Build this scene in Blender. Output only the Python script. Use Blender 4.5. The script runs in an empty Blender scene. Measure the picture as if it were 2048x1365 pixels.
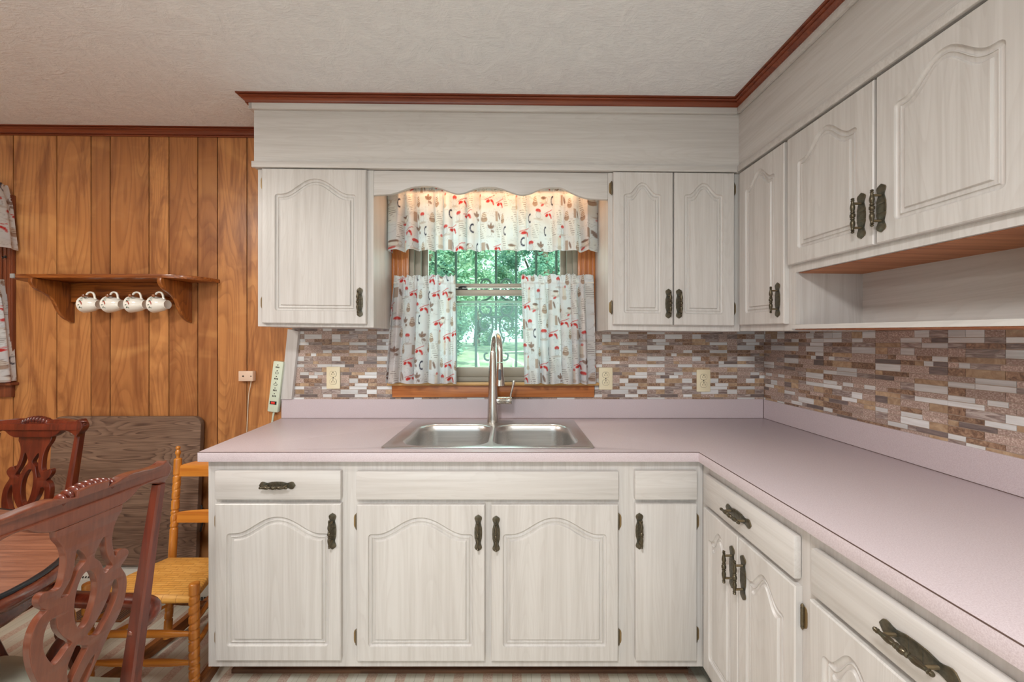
import bpy, bmesh, math, random
import numpy as np
from mathutils import Vector, Matrix
random.seed(7)
C = bpy.context.scene.collection
PI = math.pi
EYE = 1.3105
F = 780.0
# ---------------------------------------------------------------- materials
def lin(c):
    return tuple(((v/255)/12.92 if v/255 <= .04045 else ((v/255+.055)/1.055)**2.4) for v in c) + (1,)

def new_mat(name):
    m = bpy.data.materials.new(name); m.use_nodes = True
    nt = m.node_tree
    return m, nt, nt.nodes['Principled BSDF']

def N(nt, t, **kw):
    n = nt.nodes.new(t)
    for k, v in kw.items():
        if k in n.inputs: n.inputs[k].default_value = v
        else: setattr(n, k, v)
    return n

def L(nt, a, b): nt.links.new(a, b)

def ramp(nt, fac, stops, interp='LINEAR'):
    r = nt.nodes.new('ShaderNodeValToRGB'); r.color_ramp.interpolation = interp
    e = r.color_ramp.elements
    while len(e) < len(stops): e.new(.5)
    for i, (p, c) in enumerate(stops):
        e[i].position = p; e[i].color = c
    L(nt, fac, r.inputs[0]); return r.outputs[0]

def mapping(nt, scale, coord='Object', loc=(0, 0, 0)):
    t = nt.nodes.new('ShaderNodeTexCoord'); m = nt.nodes.new('ShaderNodeMapping')
    m.inputs['Scale'].default_value = scale; m.inputs['Location'].default_value = loc
    L(nt, t.outputs[coord], m.inputs[0]); return m.outputs[0]

def noise(nt, vec, scale, detail=3, rough=.55, dist=0):
    n = N(nt, 'ShaderNodeTexNoise', Scale=scale, Detail=detail, Roughness=rough, Distortion=dist)
    L(nt, vec, n.inputs['Vector']); return n.outputs[0]

def mixc(nt, fac, a, b, mode='MIX'):
    m = nt.nodes.new('ShaderNodeMix'); m.data_type = 'RGBA'; m.blend_type = mode
    for s, v in ((m.inputs[0], fac), (m.inputs[6], a), (m.inputs[7], b)):
        if isinstance(v, (int, float, tuple)): s.default_value = v
        else: L(nt, v, s)
    return m.outputs[2]

def bump(nt, bs, h, strength=.2, dist=.002):
    b = N(nt, 'ShaderNodeBump', Strength=strength, Distance=dist)
    L(nt, h, b.inputs['Height']); L(nt, b.outputs[0], bs.inputs['Normal'])

def plain(name, c, rough=.5, metal=0, **kw):
    m, nt, b = new_mat(name)
    b.inputs['Base Color'].default_value = lin(c); b.inputs['Roughness'].default_value = rough
    b.inputs['Metallic'].default_value = metal
    for k, v in kw.items(): b.inputs[k.replace('_', ' ')].default_value = v
    return m

def grain(name, light, dark, axis=2, fine=55, rough=.42, contrast=(.35, .68), coat=0, line=None, long=1.3, bumpy=.08, random_loc=False, spec=.5, cath=(9, 1.1, 22), lineamt=.9):
    """wood grain running along the given axis of the part"""
    m, nt, b = new_mat(name)
    s = [fine, fine, fine]; s[axis] = long
    loc = (0, 0, 0)
    v = mapping(nt, s, 'Object', loc)
    if random_loc:
        oi = nt.nodes.new('ShaderNodeObjectInfo'); ad = N(nt, 'ShaderNodeVectorMath', operation='ADD')
        sc = N(nt, 'ShaderNodeVectorMath', operation='SCALE'); sc.inputs['Scale'].default_value = 37.0
        cx = nt.nodes.new('ShaderNodeCombineXYZ')
        for i in range(3): L(nt, oi.outputs['Random'], cx.inputs[i])
        L(nt, cx.outputs[0], sc.inputs[0]); L(nt, v, ad.inputs[0]); L(nt, sc.outputs[0], ad.inputs[1]); v = ad.outputs[0]
    n1 = noise(nt, v, 1.0, 4, .6, .6)
    n2 = noise(nt, v, 4.0, 2, .5)
    mx = N(nt, 'ShaderNodeMath', operation='MULTIPLY_ADD'); mx.inputs[1].default_value = .35
    L(nt, n2, mx.inputs[0]); L(nt, n1, mx.inputs[2])
    sb = N(nt, 'ShaderNodeMath', operation='SUBTRACT'); sb.inputs[1].default_value = .17
    L(nt, mx.outputs[0], sb.inputs[0])
    col = ramp(nt, sb.outputs[0], [(contrast[0], lin(dark)), (contrast[1], lin(light))])
    if line:
        # cathedral figure: contour lines of a slow noise stretched along the grain
        s2 = [cath[0]]*3; s2[axis] = cath[1]
        v2 = mapping(nt, s2)
        if random_loc:
            ad2 = N(nt, 'ShaderNodeVectorMath', operation='ADD'); L(nt, v2, ad2.inputs[0]); L(nt, sc.outputs[0], ad2.inputs[1]); v2 = ad2.outputs[0]
        q = noise(nt, v2, 1.0, 1.5, .4, .3)
        mu = N(nt, 'ShaderNodeMath', operation='MULTIPLY'); mu.inputs[1].default_value = cath[2]; L(nt, q, mu.inputs[0])
        fr_ = N(nt, 'ShaderNodeMath', operation='FRACT'); L(nt, mu.outputs[0], fr_.inputs[0])
        lf = ramp(nt, fr_.outputs[0], [(0, (lineamt,)*3+(1,)), (.3, (lineamt*.35,)*3+(1,)), (.6, (0, 0, 0, 1)), (.93, (0, 0, 0, 1)), (1, (lineamt,)*3+(1,))])
        n9 = noise(nt, v, 2.2, 2, .6)
        ml = N(nt, 'ShaderNodeMath', operation='MULTIPLY'); L(nt, lf, ml.inputs[0]); L(nt, ramp(nt, n9, [(.3, (.25,)*3+(1,)), (.62, (1, 1, 1, 1))]), ml.inputs[1])
        col = mixc(nt, ml.outputs[0], col, lin(line))
    L(nt, col, b.inputs['Base Color'])
    b.inputs['Roughness'].default_value = rough
    b.inputs['Specular IOR Level'].default_value = spec
    if coat:
        b.inputs['Coat Weight'].default_value = coat; b.inputs['Coat Roughness'].default_value = .12
    if bumpy: bump(nt, b, sb.outputs[0], bumpy, .001)
    return m

M = {}
PL, PD = (206, 203, 200), (193, 189, 185)
M['oak_v'] = grain('pickled_oak_upright', PL, PD, 2, 34, .38, long=1.1, random_loc=True, contrast=(.3, .6), line=(172, 163, 158), cath=(7, .6, 40), lineamt=.2)
M['oak_h'] = grain('pickled_oak_level', PL, PD, 0, 34, .38, long=1.1, random_loc=True, contrast=(.3, .6), line=(172, 163, 158), cath=(7, .6, 40), lineamt=.2)
M['oak_y'] = grain('pickled_oak_side', PL, PD, 1, 34, .38, long=1.1, contrast=(.3, .6), line=(172, 163, 158), cath=(7, .6, 40), lineamt=.2)
M['rawwood'] = grain('raw_underside', (196, 132, 92), (160, 98, 64), 1, 40, .6)
M['brass'] = None
def brass():
    m, nt, b = new_mat('antique_brass')
    v = mapping(nt, (1, 1, 1))
    n = noise(nt, v, 130, 3)
    g = nt.nodes.new('ShaderNodeNewGeometry')
    pr = ramp(nt, g.outputs['Pointiness'], [(.53, (0, 0, 0, 1)), (.64, (1, 1, 1, 1))])
    c = ramp(nt, n, [(.35, lin((56, 58, 53))), (.7, lin((88, 87, 77)))])
    c = mixc(nt, pr, c, lin((150, 126, 88)))
    L(nt, c, b.inputs['Base Color']); b.inputs['Metallic'].default_value = .6; b.inputs['Roughness'].default_value = .38
    return m
M['brass'] = brass()
M['brass_bar'] = plain('worn_brass', (86, 78, 62), .3, .7)
def laminate():
    m, nt, b = new_mat('pink_laminate')
    v = mapping(nt, (1, 1, 1))
    n = noise(nt, v, 420, 2, .6); n2 = noise(nt, v, 1000, 1, .5)
    c = ramp(nt, n, [(.33, lin((190, 176, 181))), (.5, lin((202, 190, 195))), (.66, lin((212, 202, 206)))])
    c = mixc(nt, .3, c, ramp(nt, n2, [(.35, lin((184, 168, 174))), (.65, lin((216, 206, 210)))]))
    L(nt, c, b.inputs['Base Color']); b.inputs['Roughness'].default_value = .36
    return m
M['laminate'] = laminate()
M['seam'] = plain('dark_seam', (92, 72, 66), .6)
def steel(name='brushed_steel', axis=0, c=(216, 215, 213), r=.33):
    m, nt, b = new_mat(name)
    s = [300, 300, 300]; s[axis] = 4
    n = noise(nt, mapping(nt, s), 1, 2)
    L(nt, ramp(nt, n, [(.3, lin(tuple(int(x*.93) for x in c))), (.7, lin(c))]), b.inputs['Base Color'])
    b.inputs['Metallic'].default_value = 1
    L(nt, ramp(nt, n, [(.3, (r-.04,)*3+(1,)), (.7, (r+.06,)*3+(1,))]), b.inputs['Roughness'])
    return m
M['steel'] = steel(); M['nickel'] = steel('brushed_nickel', 2, (206, 201, 194), .25)
M['rubber'] = plain('grey_rubber', (70, 76, 82), .5)
M['ivory'] = plain('ivory_plastic', (232, 222, 190), .35)
M['slot'] = plain('dark_slot', (40, 32, 26), .6)
M['mint'] = plain('pale_green_plastic', (212, 222, 200), .35)
M['black'] = plain('black_plastic', (22, 22, 22), .4)
M['red'] = plain('red_rocker', (225, 60, 50), .35)
M['beigeplastic'] = plain('beige_plastic', (226, 196, 172), .4)
M['cord'] = plain('cream_cord', (220, 204, 180), .5)
M['mahogany'] = grain('dark_mahogany', (108, 42, 24), (76, 27, 16), 2, 45, .3, coat=.35, bumpy=0)
M['mahogany_sheen'] = grain('sheen_back_mahogany', (118, 64, 44), (104, 54, 37), 2, 90, .34, coat=.5, bumpy=0)  # lighter copy of the chair wood; sheen from behind put into the colour
M['mahogany_x'] = grain('table_mahogany', (100, 46, 28), (82, 36, 22), 0, 60, .26, coat=.5, bumpy=0)
M['tabletop'] = grain('table_laminate', (150, 100, 76), (104, 62, 45), 0, 75, .3, (.3, .7), long=3.5)
M['blackrim'] = plain('black_rim', (24, 24, 28), .35)
M['honey'] = grain('honey_oak', (212, 138, 52), (178, 104, 34), 2, 40, .32, coat=.3)
M['honey_h'] = grain('honey_oak_level', (214, 140, 54), (182, 106, 36), 0, 40, .32, coat=.3)
M['runner'] = grain('brown_runner', (150, 92, 46), (112, 66, 32), 1, 40, .4)
M['shelfwood'] = grain('shelf_oak', (176, 104, 46), (120, 62, 24), 0, 50, .34, coat=.3, line=(98, 48, 18), long=1.6)
M['shelfwood_v'] = grain('shelf_oak_bracket', (168, 100, 44), (122, 66, 26), 2, 50, .36, coat=.25, line=(104, 54, 22), long=1.6)
M['cherry'] = grain('red_stained_trim', (138, 70, 42), (108, 48, 28), 0, 50, .35, coat=.2)
M['cherry_y'] = grain('red_stained_trim_deep', (138, 70, 42), (108, 48, 28), 1, 50, .35, coat=.2)
M['casing'] = grain('orange_casing', (198, 126, 66), (164, 92, 42), 2, 45, .38, coat=.15)
M['casing_h'] = grain('orange_casing_level', (198, 126, 66), (160, 88, 40), 0, 45, .38, coat=.15)
M['sillwood'] = grain('yellow_stool', (214, 176, 118), (190, 146, 86), 0, 45, .4)
M['darkcasing'] = grain('brown_casing', (134, 72, 44), (98, 48, 28), 2, 45, .38, coat=.15)
M['alu'] = plain('taupe_aluminium', (150, 142, 128), .42, .35)
M['alu_light'] = plain('pale_aluminium', (196, 196, 188), .4, .3)
M['iron'] = plain('painted_iron', (136, 150, 146), .5)
M['boardgrain'] = grain('brown_woodgrain_laminate', (142, 116, 98), (118, 94, 79), 0, 60, .42, line=(66, 46, 38), long=2.6, cath=(12, 1.5, 30), bumpy=0)
M['boardedge'] = plain('board_edge', (104, 84, 70), .5)
M['sage'] = plain('sage_seat_fabric', (176, 178, 162), .9)
M['white'] = plain('white_paint', (222, 218, 208), .45)
M['china'] = plain('white_china', (238, 234, 224), .12, Coat_Weight=.4)
M['leafgreen'] = plain('holly_green', (40, 84, 62), .3)
M['berry'] = plain('holly_red', (160, 72, 52), .3)
M['clear'] = plain('clear_guard', (220, 225, 225), .1, Transmission_Weight=.6)
M['kick'] = grain('toe_kick', (128, 92, 68), (84, 56, 40), 0, 50, .7)
M['whitemetal'] = plain('white_enamel', (206, 204, 194), .4)

def cane():
    m, nt, b = new_mat('woven_splint')
    v = mapping(nt, (1, 1, 1))
    w = N(nt, 'ShaderNodeTexBrick', Scale=1.0)
    w.inputs['Brick Width'].default_value = .05; w.inputs['Row Height'].default_value = .0125; w.inputs['Mortar Size'].default_value = .001
    w.offset = .33; w.offset_frequency = 2; w.squash = 1
    w.inputs['Color1'].default_value = lin((226, 168, 84)); w.inputs['Color2'].default_value = lin((206, 146, 62)); w.inputs['Mortar'].default_value = lin((150, 96, 40))
    L(nt, v, w.inputs['Vector'])
    n = noise(nt, mapping(nt, (20, 160, 160)), 1, 2)
    c = mixc(nt, .35, w.outputs[0], ramp(nt, n, [(.3, lin((186, 122, 48))), (.7, lin((240, 190, 104)))]))
    L(nt, c, b.inputs['Base Color']); b.inputs['Roughness'].default_value = .5
    bump(nt, b, w.outputs[1], -.5, .002)
    return m
M['cane'] = cane()

def ceiling_mat():
    m, nt, b = new_mat('textured_plaster')
    v = mapping(nt, (1, 1, 1))
    n = noise(nt, v, 9, 4, .6, 2.2); n2 = noise(nt, mapping(nt, (1, 3.2, 1)), 38, 4, .62, 1.0)
    a = N(nt, 'ShaderNodeMath', operation='MULTIPLY_ADD'); a.inputs[1].default_value = .6
    L(nt, n2, a.inputs[0]); L(nt, n, a.inputs[2])
    L(nt, ramp(nt, a.outputs[0], [(.4, lin((222, 224, 228))), (1.0, lin((236, 238, 241)))]), b.inputs['Base Color'])
    b.inputs['Roughness'].default_value = .75
    bump(nt, b, a.outputs[0], .6, .010)
    return m
M['ceiling'] = ceiling_mat()

def panel_mat():
    m, nt, b = new_mat('wood_panelling')
    at = N(nt, 'ShaderNodeAttribute', attribute_name='tint')
    sep = nt.nodes.new('ShaderNodeSeparateColor'); L(nt, at.outputs[0], sep.inputs[0])
    off = nt.nodes.new('ShaderNodeCombineXYZ'); L(nt, sep.outputs[1], off.inputs[0]); L(nt, sep.outputs[2], off.inputs[2])
    sc = N(nt, 'ShaderNodeVectorMath', operation='SCALE'); sc.inputs['Scale'].default_value = 60
    L(nt, off.outputs[0], sc.inputs[0])
    def vec(s):
        ad = N(nt, 'ShaderNodeVectorMath', operation='ADD'); L(nt, mapping(nt, s), ad.inputs[0]); L(nt, sc.outputs[0], ad.inputs[1]); return ad.outputs[0]
    n1 = noise(nt, vec((7, 7, 1.2)), 1, 4, .6, 2.0)
    n2 = noise(nt, vec((95, 95, 3)), 1, 3, .6)
    n3 = noise(nt, vec((2.5, 2.5, 5)), 1, 2, .5, 1.5)
    base = mixc(nt, sep.outputs[0], lin((126, 70, 36)), lin((222, 156, 94)))
    c = mixc(nt, ramp(nt, n1, [(.36, (.8, .8, .8, 1)), (.54, (0, 0, 0, 1))]), base, lin((112, 60, 33)))
    c = mixc(nt, .28, c, mixc(nt, n2, lin((148, 86, 46)), lin((222, 158, 98))))
    c = mixc(nt, ramp(nt, n3, [(.55, (0, 0, 0, 1)), (.75, (.35, .35, .35, 1))]), c, lin((226, 168, 104)))
    n5 = noise(nt, vec((5, 5, .8)), 1, 1.5, .4, .5)
    mu = N(nt, 'ShaderNodeMath', operation='MULTIPLY'); mu.inputs[1].default_value = 24; L(nt, n5, mu.inputs[0])
    fr_ = N(nt, 'ShaderNodeMath', operation='FRACT'); L(nt, mu.outputs[0], fr_.inputs[0])
    c = mixc(nt, ramp(nt, fr_.outputs[0], [(0, (.34, .34, .34, 1)), (.45, (0, 0, 0, 1)), (.9, (0, 0, 0, 1)), (1, (.34, .34, .34, 1))]), c, lin((120, 66, 36)))
    L(nt, c, b.inputs['Base Color']); b.inputs['Roughness'].default_value = .34
    b.inputs['Coat Weight'].default_value = .25; b.inputs['Coat Roughness'].default_value = .3
    return m
M['panel'] = panel_mat()
M['groove'] = plain('panel_groove', (112, 96, 78), .7)

def floor_mat():
    m, nt, b = new_mat('striped_vinyl')
    g = nt.nodes.new('ShaderNodeTexCoord'); sx = nt.nodes.new('ShaderNodeSeparateXYZ'); L(nt, g.outputs['Object'], sx.inputs[0])
    md = N(nt, 'ShaderNodeMath', operation='FRACT'); dv = N(nt, 'ShaderNodeMath', operation='DIVIDE'); dv.inputs[1].default_value = .113
    L(nt, sx.outputs[0], dv.inputs[0]); L(nt, dv.outputs[0], md.inputs[0])
    n = noise(nt, mapping(nt, (1, 1, 1)), 160, 3, .7)
    n2 = noise(nt, mapping(nt, (14, 3, 1)), 1, 3)
    stripe = ramp(nt, md.outputs[0], [(0, (1, 1, 1, 1)), (.33, (0, 0, 0, 1))], 'CONSTANT')
    white = ramp(nt, n2, [(.35, lin((214, 212, 196))), (.65, lin((230, 230, 218)))])
    pink = ramp(nt, n, [(.38, lin((196, 168, 150))), (.6, lin((222, 206, 192)))])
    c = mixc(nt, stripe, white, pink)
    seam = ramp(nt, md.outputs[0], [(0, (0, 0, 0, 1)), (.655, (.55, .55, .55, 1)), (.67, (0, 0, 0, 1))], 'CONSTANT')
    c = mixc(nt, seam, c, lin((150, 140, 124)))
    # herringbone like shading of the sheet pattern
    w = N(nt, 'ShaderNodeTexBrick', Scale=1.0); w.inputs['Brick Width'].default_value = .34; w.inputs['Row Height'].default_value = .0565
    w.inputs['Color1'].default_value = (1, 1, 1, 1); w.inputs['Color2'].default_value = (.86, .82, .76, 1); w.inputs['Mortar'].default_value = (.8, .76, .7, 1); w.inputs['Mortar Size'].default_value = .0012
    mp = mapping(nt, (1, 1, 1)); mr = nt.nodes.new('ShaderNodeMapping'); mr.inputs['Rotation'].default_value = (0, 0, PI/2); L(nt, mp, mr.inputs[0]); L(nt, mr.outputs[0], w.inputs[0])
    c = mixc(nt, .6, c, w.outputs[0], 'MULTIPLY')
    L(nt, c, b.inputs['Base Color']); b.inputs['Roughness'].default_value = .4
    return m
M['floor'] = floor_mat()

def tile_mats():
    out = []
    def t(name, stops, scale, vscale=(1, 1, 1), detail=3, dist=0, rough=.35):
        m, nt, b = new_mat(name)
        at = N(nt, 'ShaderNodeAttribute', attribute_name='tint')
        ad = N(nt, 'ShaderNodeVectorMath', operation='MULTIPLY_ADD'); ad.inputs[1].default_value = (9, 9, 9)
        L(nt, at.outputs[0], ad.inputs[0]); L(nt, mapping(nt, vscale), ad.inputs[2])
        n = noise(nt, ad.outputs[0], scale, detail, .62, dist)
        c = ramp(nt, n, [(p, lin(k)) for p, k in stops])
        sp = nt.nodes.new('ShaderNodeSeparateColor'); L(nt, at.outputs[0], sp.inputs[0])
        mr = N(nt, 'ShaderNodeMapRange'); mr.inputs[3].default_value = .82; mr.inputs[4].default_value = 1.1; L(nt, sp.outputs[0], mr.inputs[0])
        mm = N(nt, 'ShaderNodeVectorMath', operation='SCALE'); L(nt, c, mm.inputs[0]); L(nt, mr.outputs[0], mm.inputs['Scale'])
        L(nt, mm.outputs[0], b.inputs['Base Color']); b.inputs['Roughness'].default_value = rough
        out.append(m)
    t('grout', [(0, (182, 164, 150)), (1, (194, 178, 164))], 50, rough=.8)
    t('glass_tile', [(.3, (204, 204, 203)), (.7, (226, 228, 229))], 6, (1, 1, 20), rough=.14)
    t('brown_marble_tile', [(.32, (104, 80, 66)), (.5, (144, 114, 93)), (.68, (180, 150, 124))], 60, dist=1.5, rough=.3)
    t('speckled_pink_tile', [(.36, (152, 128, 117)), (.52, (178, 155, 144)), (.62, (206, 190, 180))], 210, (1, 1, 1.4), detail=4, rough=.45)
    t('grey_veined_tile', [(.34, (122, 106, 102)), (.5, (154, 138, 132)), (.66, (192, 182, 176))], 16, (1, 1, 5), detail=4, dist=2, rough=.3)
    t('tan_tile', [(.3, (156, 126, 100)), (.7, (196, 170, 140))], 40, dist=1, rough=.3)
    t('dark_slate_tile', [(.3, (104, 92, 90)), (.7, (134, 120, 116))], 30, (1, 1, 6), rough=.3)
    return out
TILES = tile_mats()

def fabric_mat(name='printed_curtain'):
    m, nt, b = new_mat(name)
    at = N(nt, 'ShaderNodeAttribute', attribute_name='print')
    w = noise(nt, mapping(nt, (1, 1, 1)), 700, 1)
    c = mixc(nt, .1, at.outputs[0], w, 'MULTIPLY')
    L(nt, c, b.inputs['Base Color']); b.inputs['Roughness'].default_value = .9; b.inputs['Specular IOR Level'].default_value = .1
    tr = nt.nodes.new('ShaderNodeBsdfTranslucent'); L(nt, c, tr.inputs[0])
    mx = N(nt, 'ShaderNodeMixShader'); mx.inputs[0].default_value = .38
    L(nt, b.outputs[0], mx.inputs[1]); L(nt, tr.outputs[0], mx.inputs[2])
    L(nt, mx.outputs[0], nt.nodes['Material Output'].inputs[0])
    return m
M['fabric'] = fabric_mat()

def glass_mat(name, tint, haze=0.0, hazecol=(200, 225, 215)):
    m, nt, b = new_mat(name); nt.nodes.remove(b)
    tp = N(nt, 'ShaderNodeBsdfTransparent'); tp.inputs[0].default_value = lin(tint)
    gl = N(nt, 'ShaderNodeBsdfGlossy', Roughness=.02); fr = N(nt, 'ShaderNodeFresnel', IOR=1.45)
    mf = N(nt, 'ShaderNodeMath', operation='MULTIPLY'); mf.inputs[1].default_value = .2
    L(nt, fr.outputs[0], mf.inputs[0])
    mx = nt.nodes.new('ShaderNodeMixShader'); L(nt, mf.outputs[0], mx.inputs[0]); L(nt, tp.outputs[0], mx.inputs[1]); L(nt, gl.outputs[0], mx.inputs[2])
    o = mx.outputs[0]
    if haze:
        df = nt.nodes.new('ShaderNodeBsdfDiffuse'); df.inputs[0].default_value = lin(hazecol)
        tl = nt.nodes.new('ShaderNodeBsdfTranslucent'); tl.inputs[0].default_value = lin(hazecol)
        m2 = nt.nodes.new('ShaderNodeMixShader'); m2.inputs[0].default_value = .5; L(nt, df.outputs[0], m2.inputs[1]); L(nt, tl.outputs[0], m2.inputs[2])
        m3 = nt.nodes.new('ShaderNodeMixShader'); m3.inputs[0].default_value = haze; L(nt, o, m3.inputs[1]); L(nt, m2.outputs[0], m3.inputs[2]); o = m3.outputs[0]
    L(nt, o, nt.nodes['Material Output'].inputs[0])
    return m
M['glass'] = glass_mat('window_glass', (232, 246, 242))
M['screen'] = glass_mat('insect_screen', (255, 255, 255), .10, (190, 205, 205))

def leaf_mat(name, c, c2):
    m, nt, b = new_mat(name); nt.nodes.remove(b)
    g = nt.nodes.new('ShaderNodeNewGeometry')
    col = ramp(nt, g.outputs['Random Per Island'], [(0, lin(c)), (1, lin(c2))])
    df = nt.nodes.new('ShaderNodeBsdfDiffuse'); tl = nt.nodes.new('ShaderNodeBsdfTranslucent')
    L(nt, col, df.inputs[0]); L(nt, col, tl.inputs[0])
    mx = nt.nodes.new('ShaderNodeMixShader'); mx.inputs[0].default_value = .45; L(nt, df.outputs[0], mx.inputs[1]); L(nt, tl.outputs[0], mx.inputs[2])
    L(nt, mx.outputs[0], nt.nodes['Material Output'].inputs[0]); return m
M['leaf'] = leaf_mat('tree_leaves', (132, 178, 154), (194, 214, 186))
M['leaf_dark'] = leaf_mat('tree_leaves_deep', (108, 154, 140), (166, 196, 172))
M['bark'] = plain('bark', (92, 78, 64), .9)
M['lawn'] = None
def lawn():
    m, nt, b = new_mat('lawn')
    v = mapping(nt, (1, 1, 1))
    c = ramp(nt, noise(nt, v, 1.1, 5, .7), [(.35, lin((104, 140, 96))), (.52, lin((176, 180, 150))), (.68, lin((214, 208, 186)))])
    L(nt, c, b.inputs['Base Color']); b.inputs['Roughness'].default_value = 1; return m
M['lawn'] = lawn()
P_REAR_FILL, P_CEIL, P_SINK, P_WIN, P_SUN, P_SKY, P_DINE_FILL, EXPOSURE = 72, 42, 1.4, 6, 9.0, 2.2, 22, 0.12
# ---------------------------------------------------------------- geometry helpers
class MB:
    def __init__(s): s.v = []; s.f = []; s.mi = []; s.tint = []
    def add(s, vs, fs, mi=0, tint=None):
        b = len(s.v); s.v += [tuple(p) for p in vs]
        for f in fs:
            s.f.append(tuple(b+i for i in f)); s.mi.append(mi); s.tint.append(tint or (.5, .5, .5))
        return s
    def box(s, x0, x1, y0, y1, z0, z1, mi=0, tint=None, bev=0):
        if x0 > x1: x0, x1 = x1, x0
        if y0 > y1: y0, y1 = y1, y0
        if z0 > z1: z0, z1 = z1, z0
        if not bev:
            vs = [(x, y, z) for z in (z0, z1) for y in (y0, y1) for x in (x0, x1)]
            return s.add(vs, [(0, 2, 3, 1), (4, 5, 7, 6), (0, 1, 5, 4), (2, 6, 7, 3), (0, 4, 6, 2), (1, 3, 7, 5)], mi, tint)
        bm = bmesh.new()
        bmesh.ops.create_cube(bm, size=1, matrix=Matrix.Translation(((x0+x1)/2, (y0+y1)/2, (z0+z1)/2)) @ Matrix.Diagonal((x1-x0, y1-y0, z1-z0, 1)))
        bmesh.ops.bevel(bm, geom=bm.edges[:], offset=min(bev, .45*min(x1-x0, y1-y0, z1-z0)), segments=2, affect='EDGES', profile=.5)
        s.bm(bm, mi, tint); return s
    def bm(s, bm, mi=0, tint=None):
        bm.verts.index_update()
        s.add([v.co[:] for v in bm.verts], [[v.index for v in f.verts] for f in bm.faces], mi, tint); bm.free()
    def lathe(s, prof, origin=(0, 0, 0), axis='Z', n=24, mi=0, scale=(1, 1)):
        vs = []; fs = []
        for r, h in prof:
            for k in range(n):
                a = 2*PI*k/n; p = (r*math.cos(a)*scale[0], r*math.sin(a)*scale[1], h)
                vs.append(p)
        m = len(prof)
        for i in range(m-1):
            for k in range(n):
                k2 = (k+1) % n
                fs.append((i*n+k, i*n+k2, (i+1)*n+k2, (i+1)*n+k))
        fs.append(tuple(range(n))[::-1]); fs.append(tuple((m-1)*n+k for k in range(n)))
        def tr(p):
            x, y, z = p
            if axis == 'X': x, y, z = z, x, y
            elif axis == 'Y': x, y, z = y, z, x
            elif axis == '-Y': x, y, z = x, -z, y
            return (x+origin[0], y+origin[1], z+origin[2])
        return s.add([tr(p) for p in vs], fs, mi)
    def tube(s, pts, r, n=10, mi=0, closed=False, flat=1.0):
        pts = [Vector(p) for p in pts]; m = len(pts)
        rs = r if isinstance(r, (list, tuple)) else [r]*m
        vs = []; up = None
        for i, p in enumerate(pts):
            a = pts[max(i-1, 0)] if not closed else pts[i-1]; b = pts[min(i+1, m-1)] if not closed else pts[(i+1) % m]
            t = (b-a).normalized()
            if up is None:
                up = Vector((0, 0, 1)) if abs(t.z) < .9 else Vector((1, 0, 0))
            sd = t.cross(up).normalized(); up = sd.cross(t).normalized()
            for k in range(n):
                an = 2*PI*k/n
                vs.append(p + sd*math.cos(an)*rs[i] + up*math.sin(an)*rs[i]*flat)
        fs = []
        for i in range(m if closed else m-1):
            for k in range(n):
                k2 = (k+1) % n; j = (i+1) % m
                fs.append((i*n+k, i*n+k2, j*n+k2, j*n+k))
        if not closed:
            fs.append(tuple(range(n))[::-1]); fs.append(tuple((m-1)*n+k for k in range(n)))
        return s.add(vs, fs, mi)
    def ball(s, c, r, n=12, mi=0):
        rx, ry, rz = r if isinstance(r, tuple) else (r, r, r)
        prof = [(math.sin(PI*i/n), -math.cos(PI*i/n)) for i in range(n+1)]
        prof[0] = (.02, -1); prof[-1] = (.02, 1)
        b = len(s.v); s.lathe(prof, (0, 0, 0), 'Z', n+4, mi)
        for i in range(b, len(s.v)):
            x, y, z = s.v[i]; s.v[i] = (c[0]+x*rx, c[1]+y*ry, c[2]+z*rz)
        return s
    def loft(s, rings, mi=0, cap=True):
        n = len(rings[0]); vs = [p for r in rings for p in r]; fs = []
        for i in range(len(rings)-1):
            for k in range(n):
                k2 = (k+1) % n; fs.append((i*n+k, i*n+k2, (i+1)*n+k2, (i+1)*n+k))
        if cap: fs.append(tuple(range(n))[::-1]); fs.append(tuple((len(rings)-1)*n+k for k in range(n)))
        return s.add(vs, fs, mi)
    def shape(s, outlines, depth, fn=None, bev=0, mi=0, res=2):
        """flat outline (with holes) given a thickness; fn maps (u, v, w) to a point"""
        cu = bpy.data.curves.new('tmp', 'CURVE'); cu.dimensions = '2D'; cu.fill_mode = 'BOTH'
        cu.extrude = max(depth/2-bev, 1e-5); cu.bevel_depth = bev; cu.bevel_resolution = 1; cu.offset = -bev
        for o in outlines:
            sp = cu.splines.new('POLY'); sp.points.add(len(o)-1); sp.use_cyclic_u = True
            for p, q in zip(sp.points, o): p.co = (q[0], q[1], 0, 1)
        ob = bpy.data.objects.new('tmp', cu); C.objects.link(ob)
        me = bpy.data.meshes.new_from_object(ob.evaluated_get(bpy.context.evaluated_depsgraph_get()))
        bm = bmesh.new(); bm.from_mesh(me); bmesh.ops.remove_doubles(bm, verts=bm.verts, dist=1e-6); bm.to_mesh(me); bm.free()
        vs = [v.co[:] for v in me.vertices]; fs = [tuple(p.vertices) for p in me.polygons]
        bpy.data.objects.remove(ob); bpy.data.curves.remove(cu); bpy.data.meshes.remove(me)
        if fn: vs = [fn(*p) for p in vs]
        return s.add(vs, fs, mi)
    def move(s, fn): s.v = [fn(*p) for p in s.v]; return s
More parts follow.
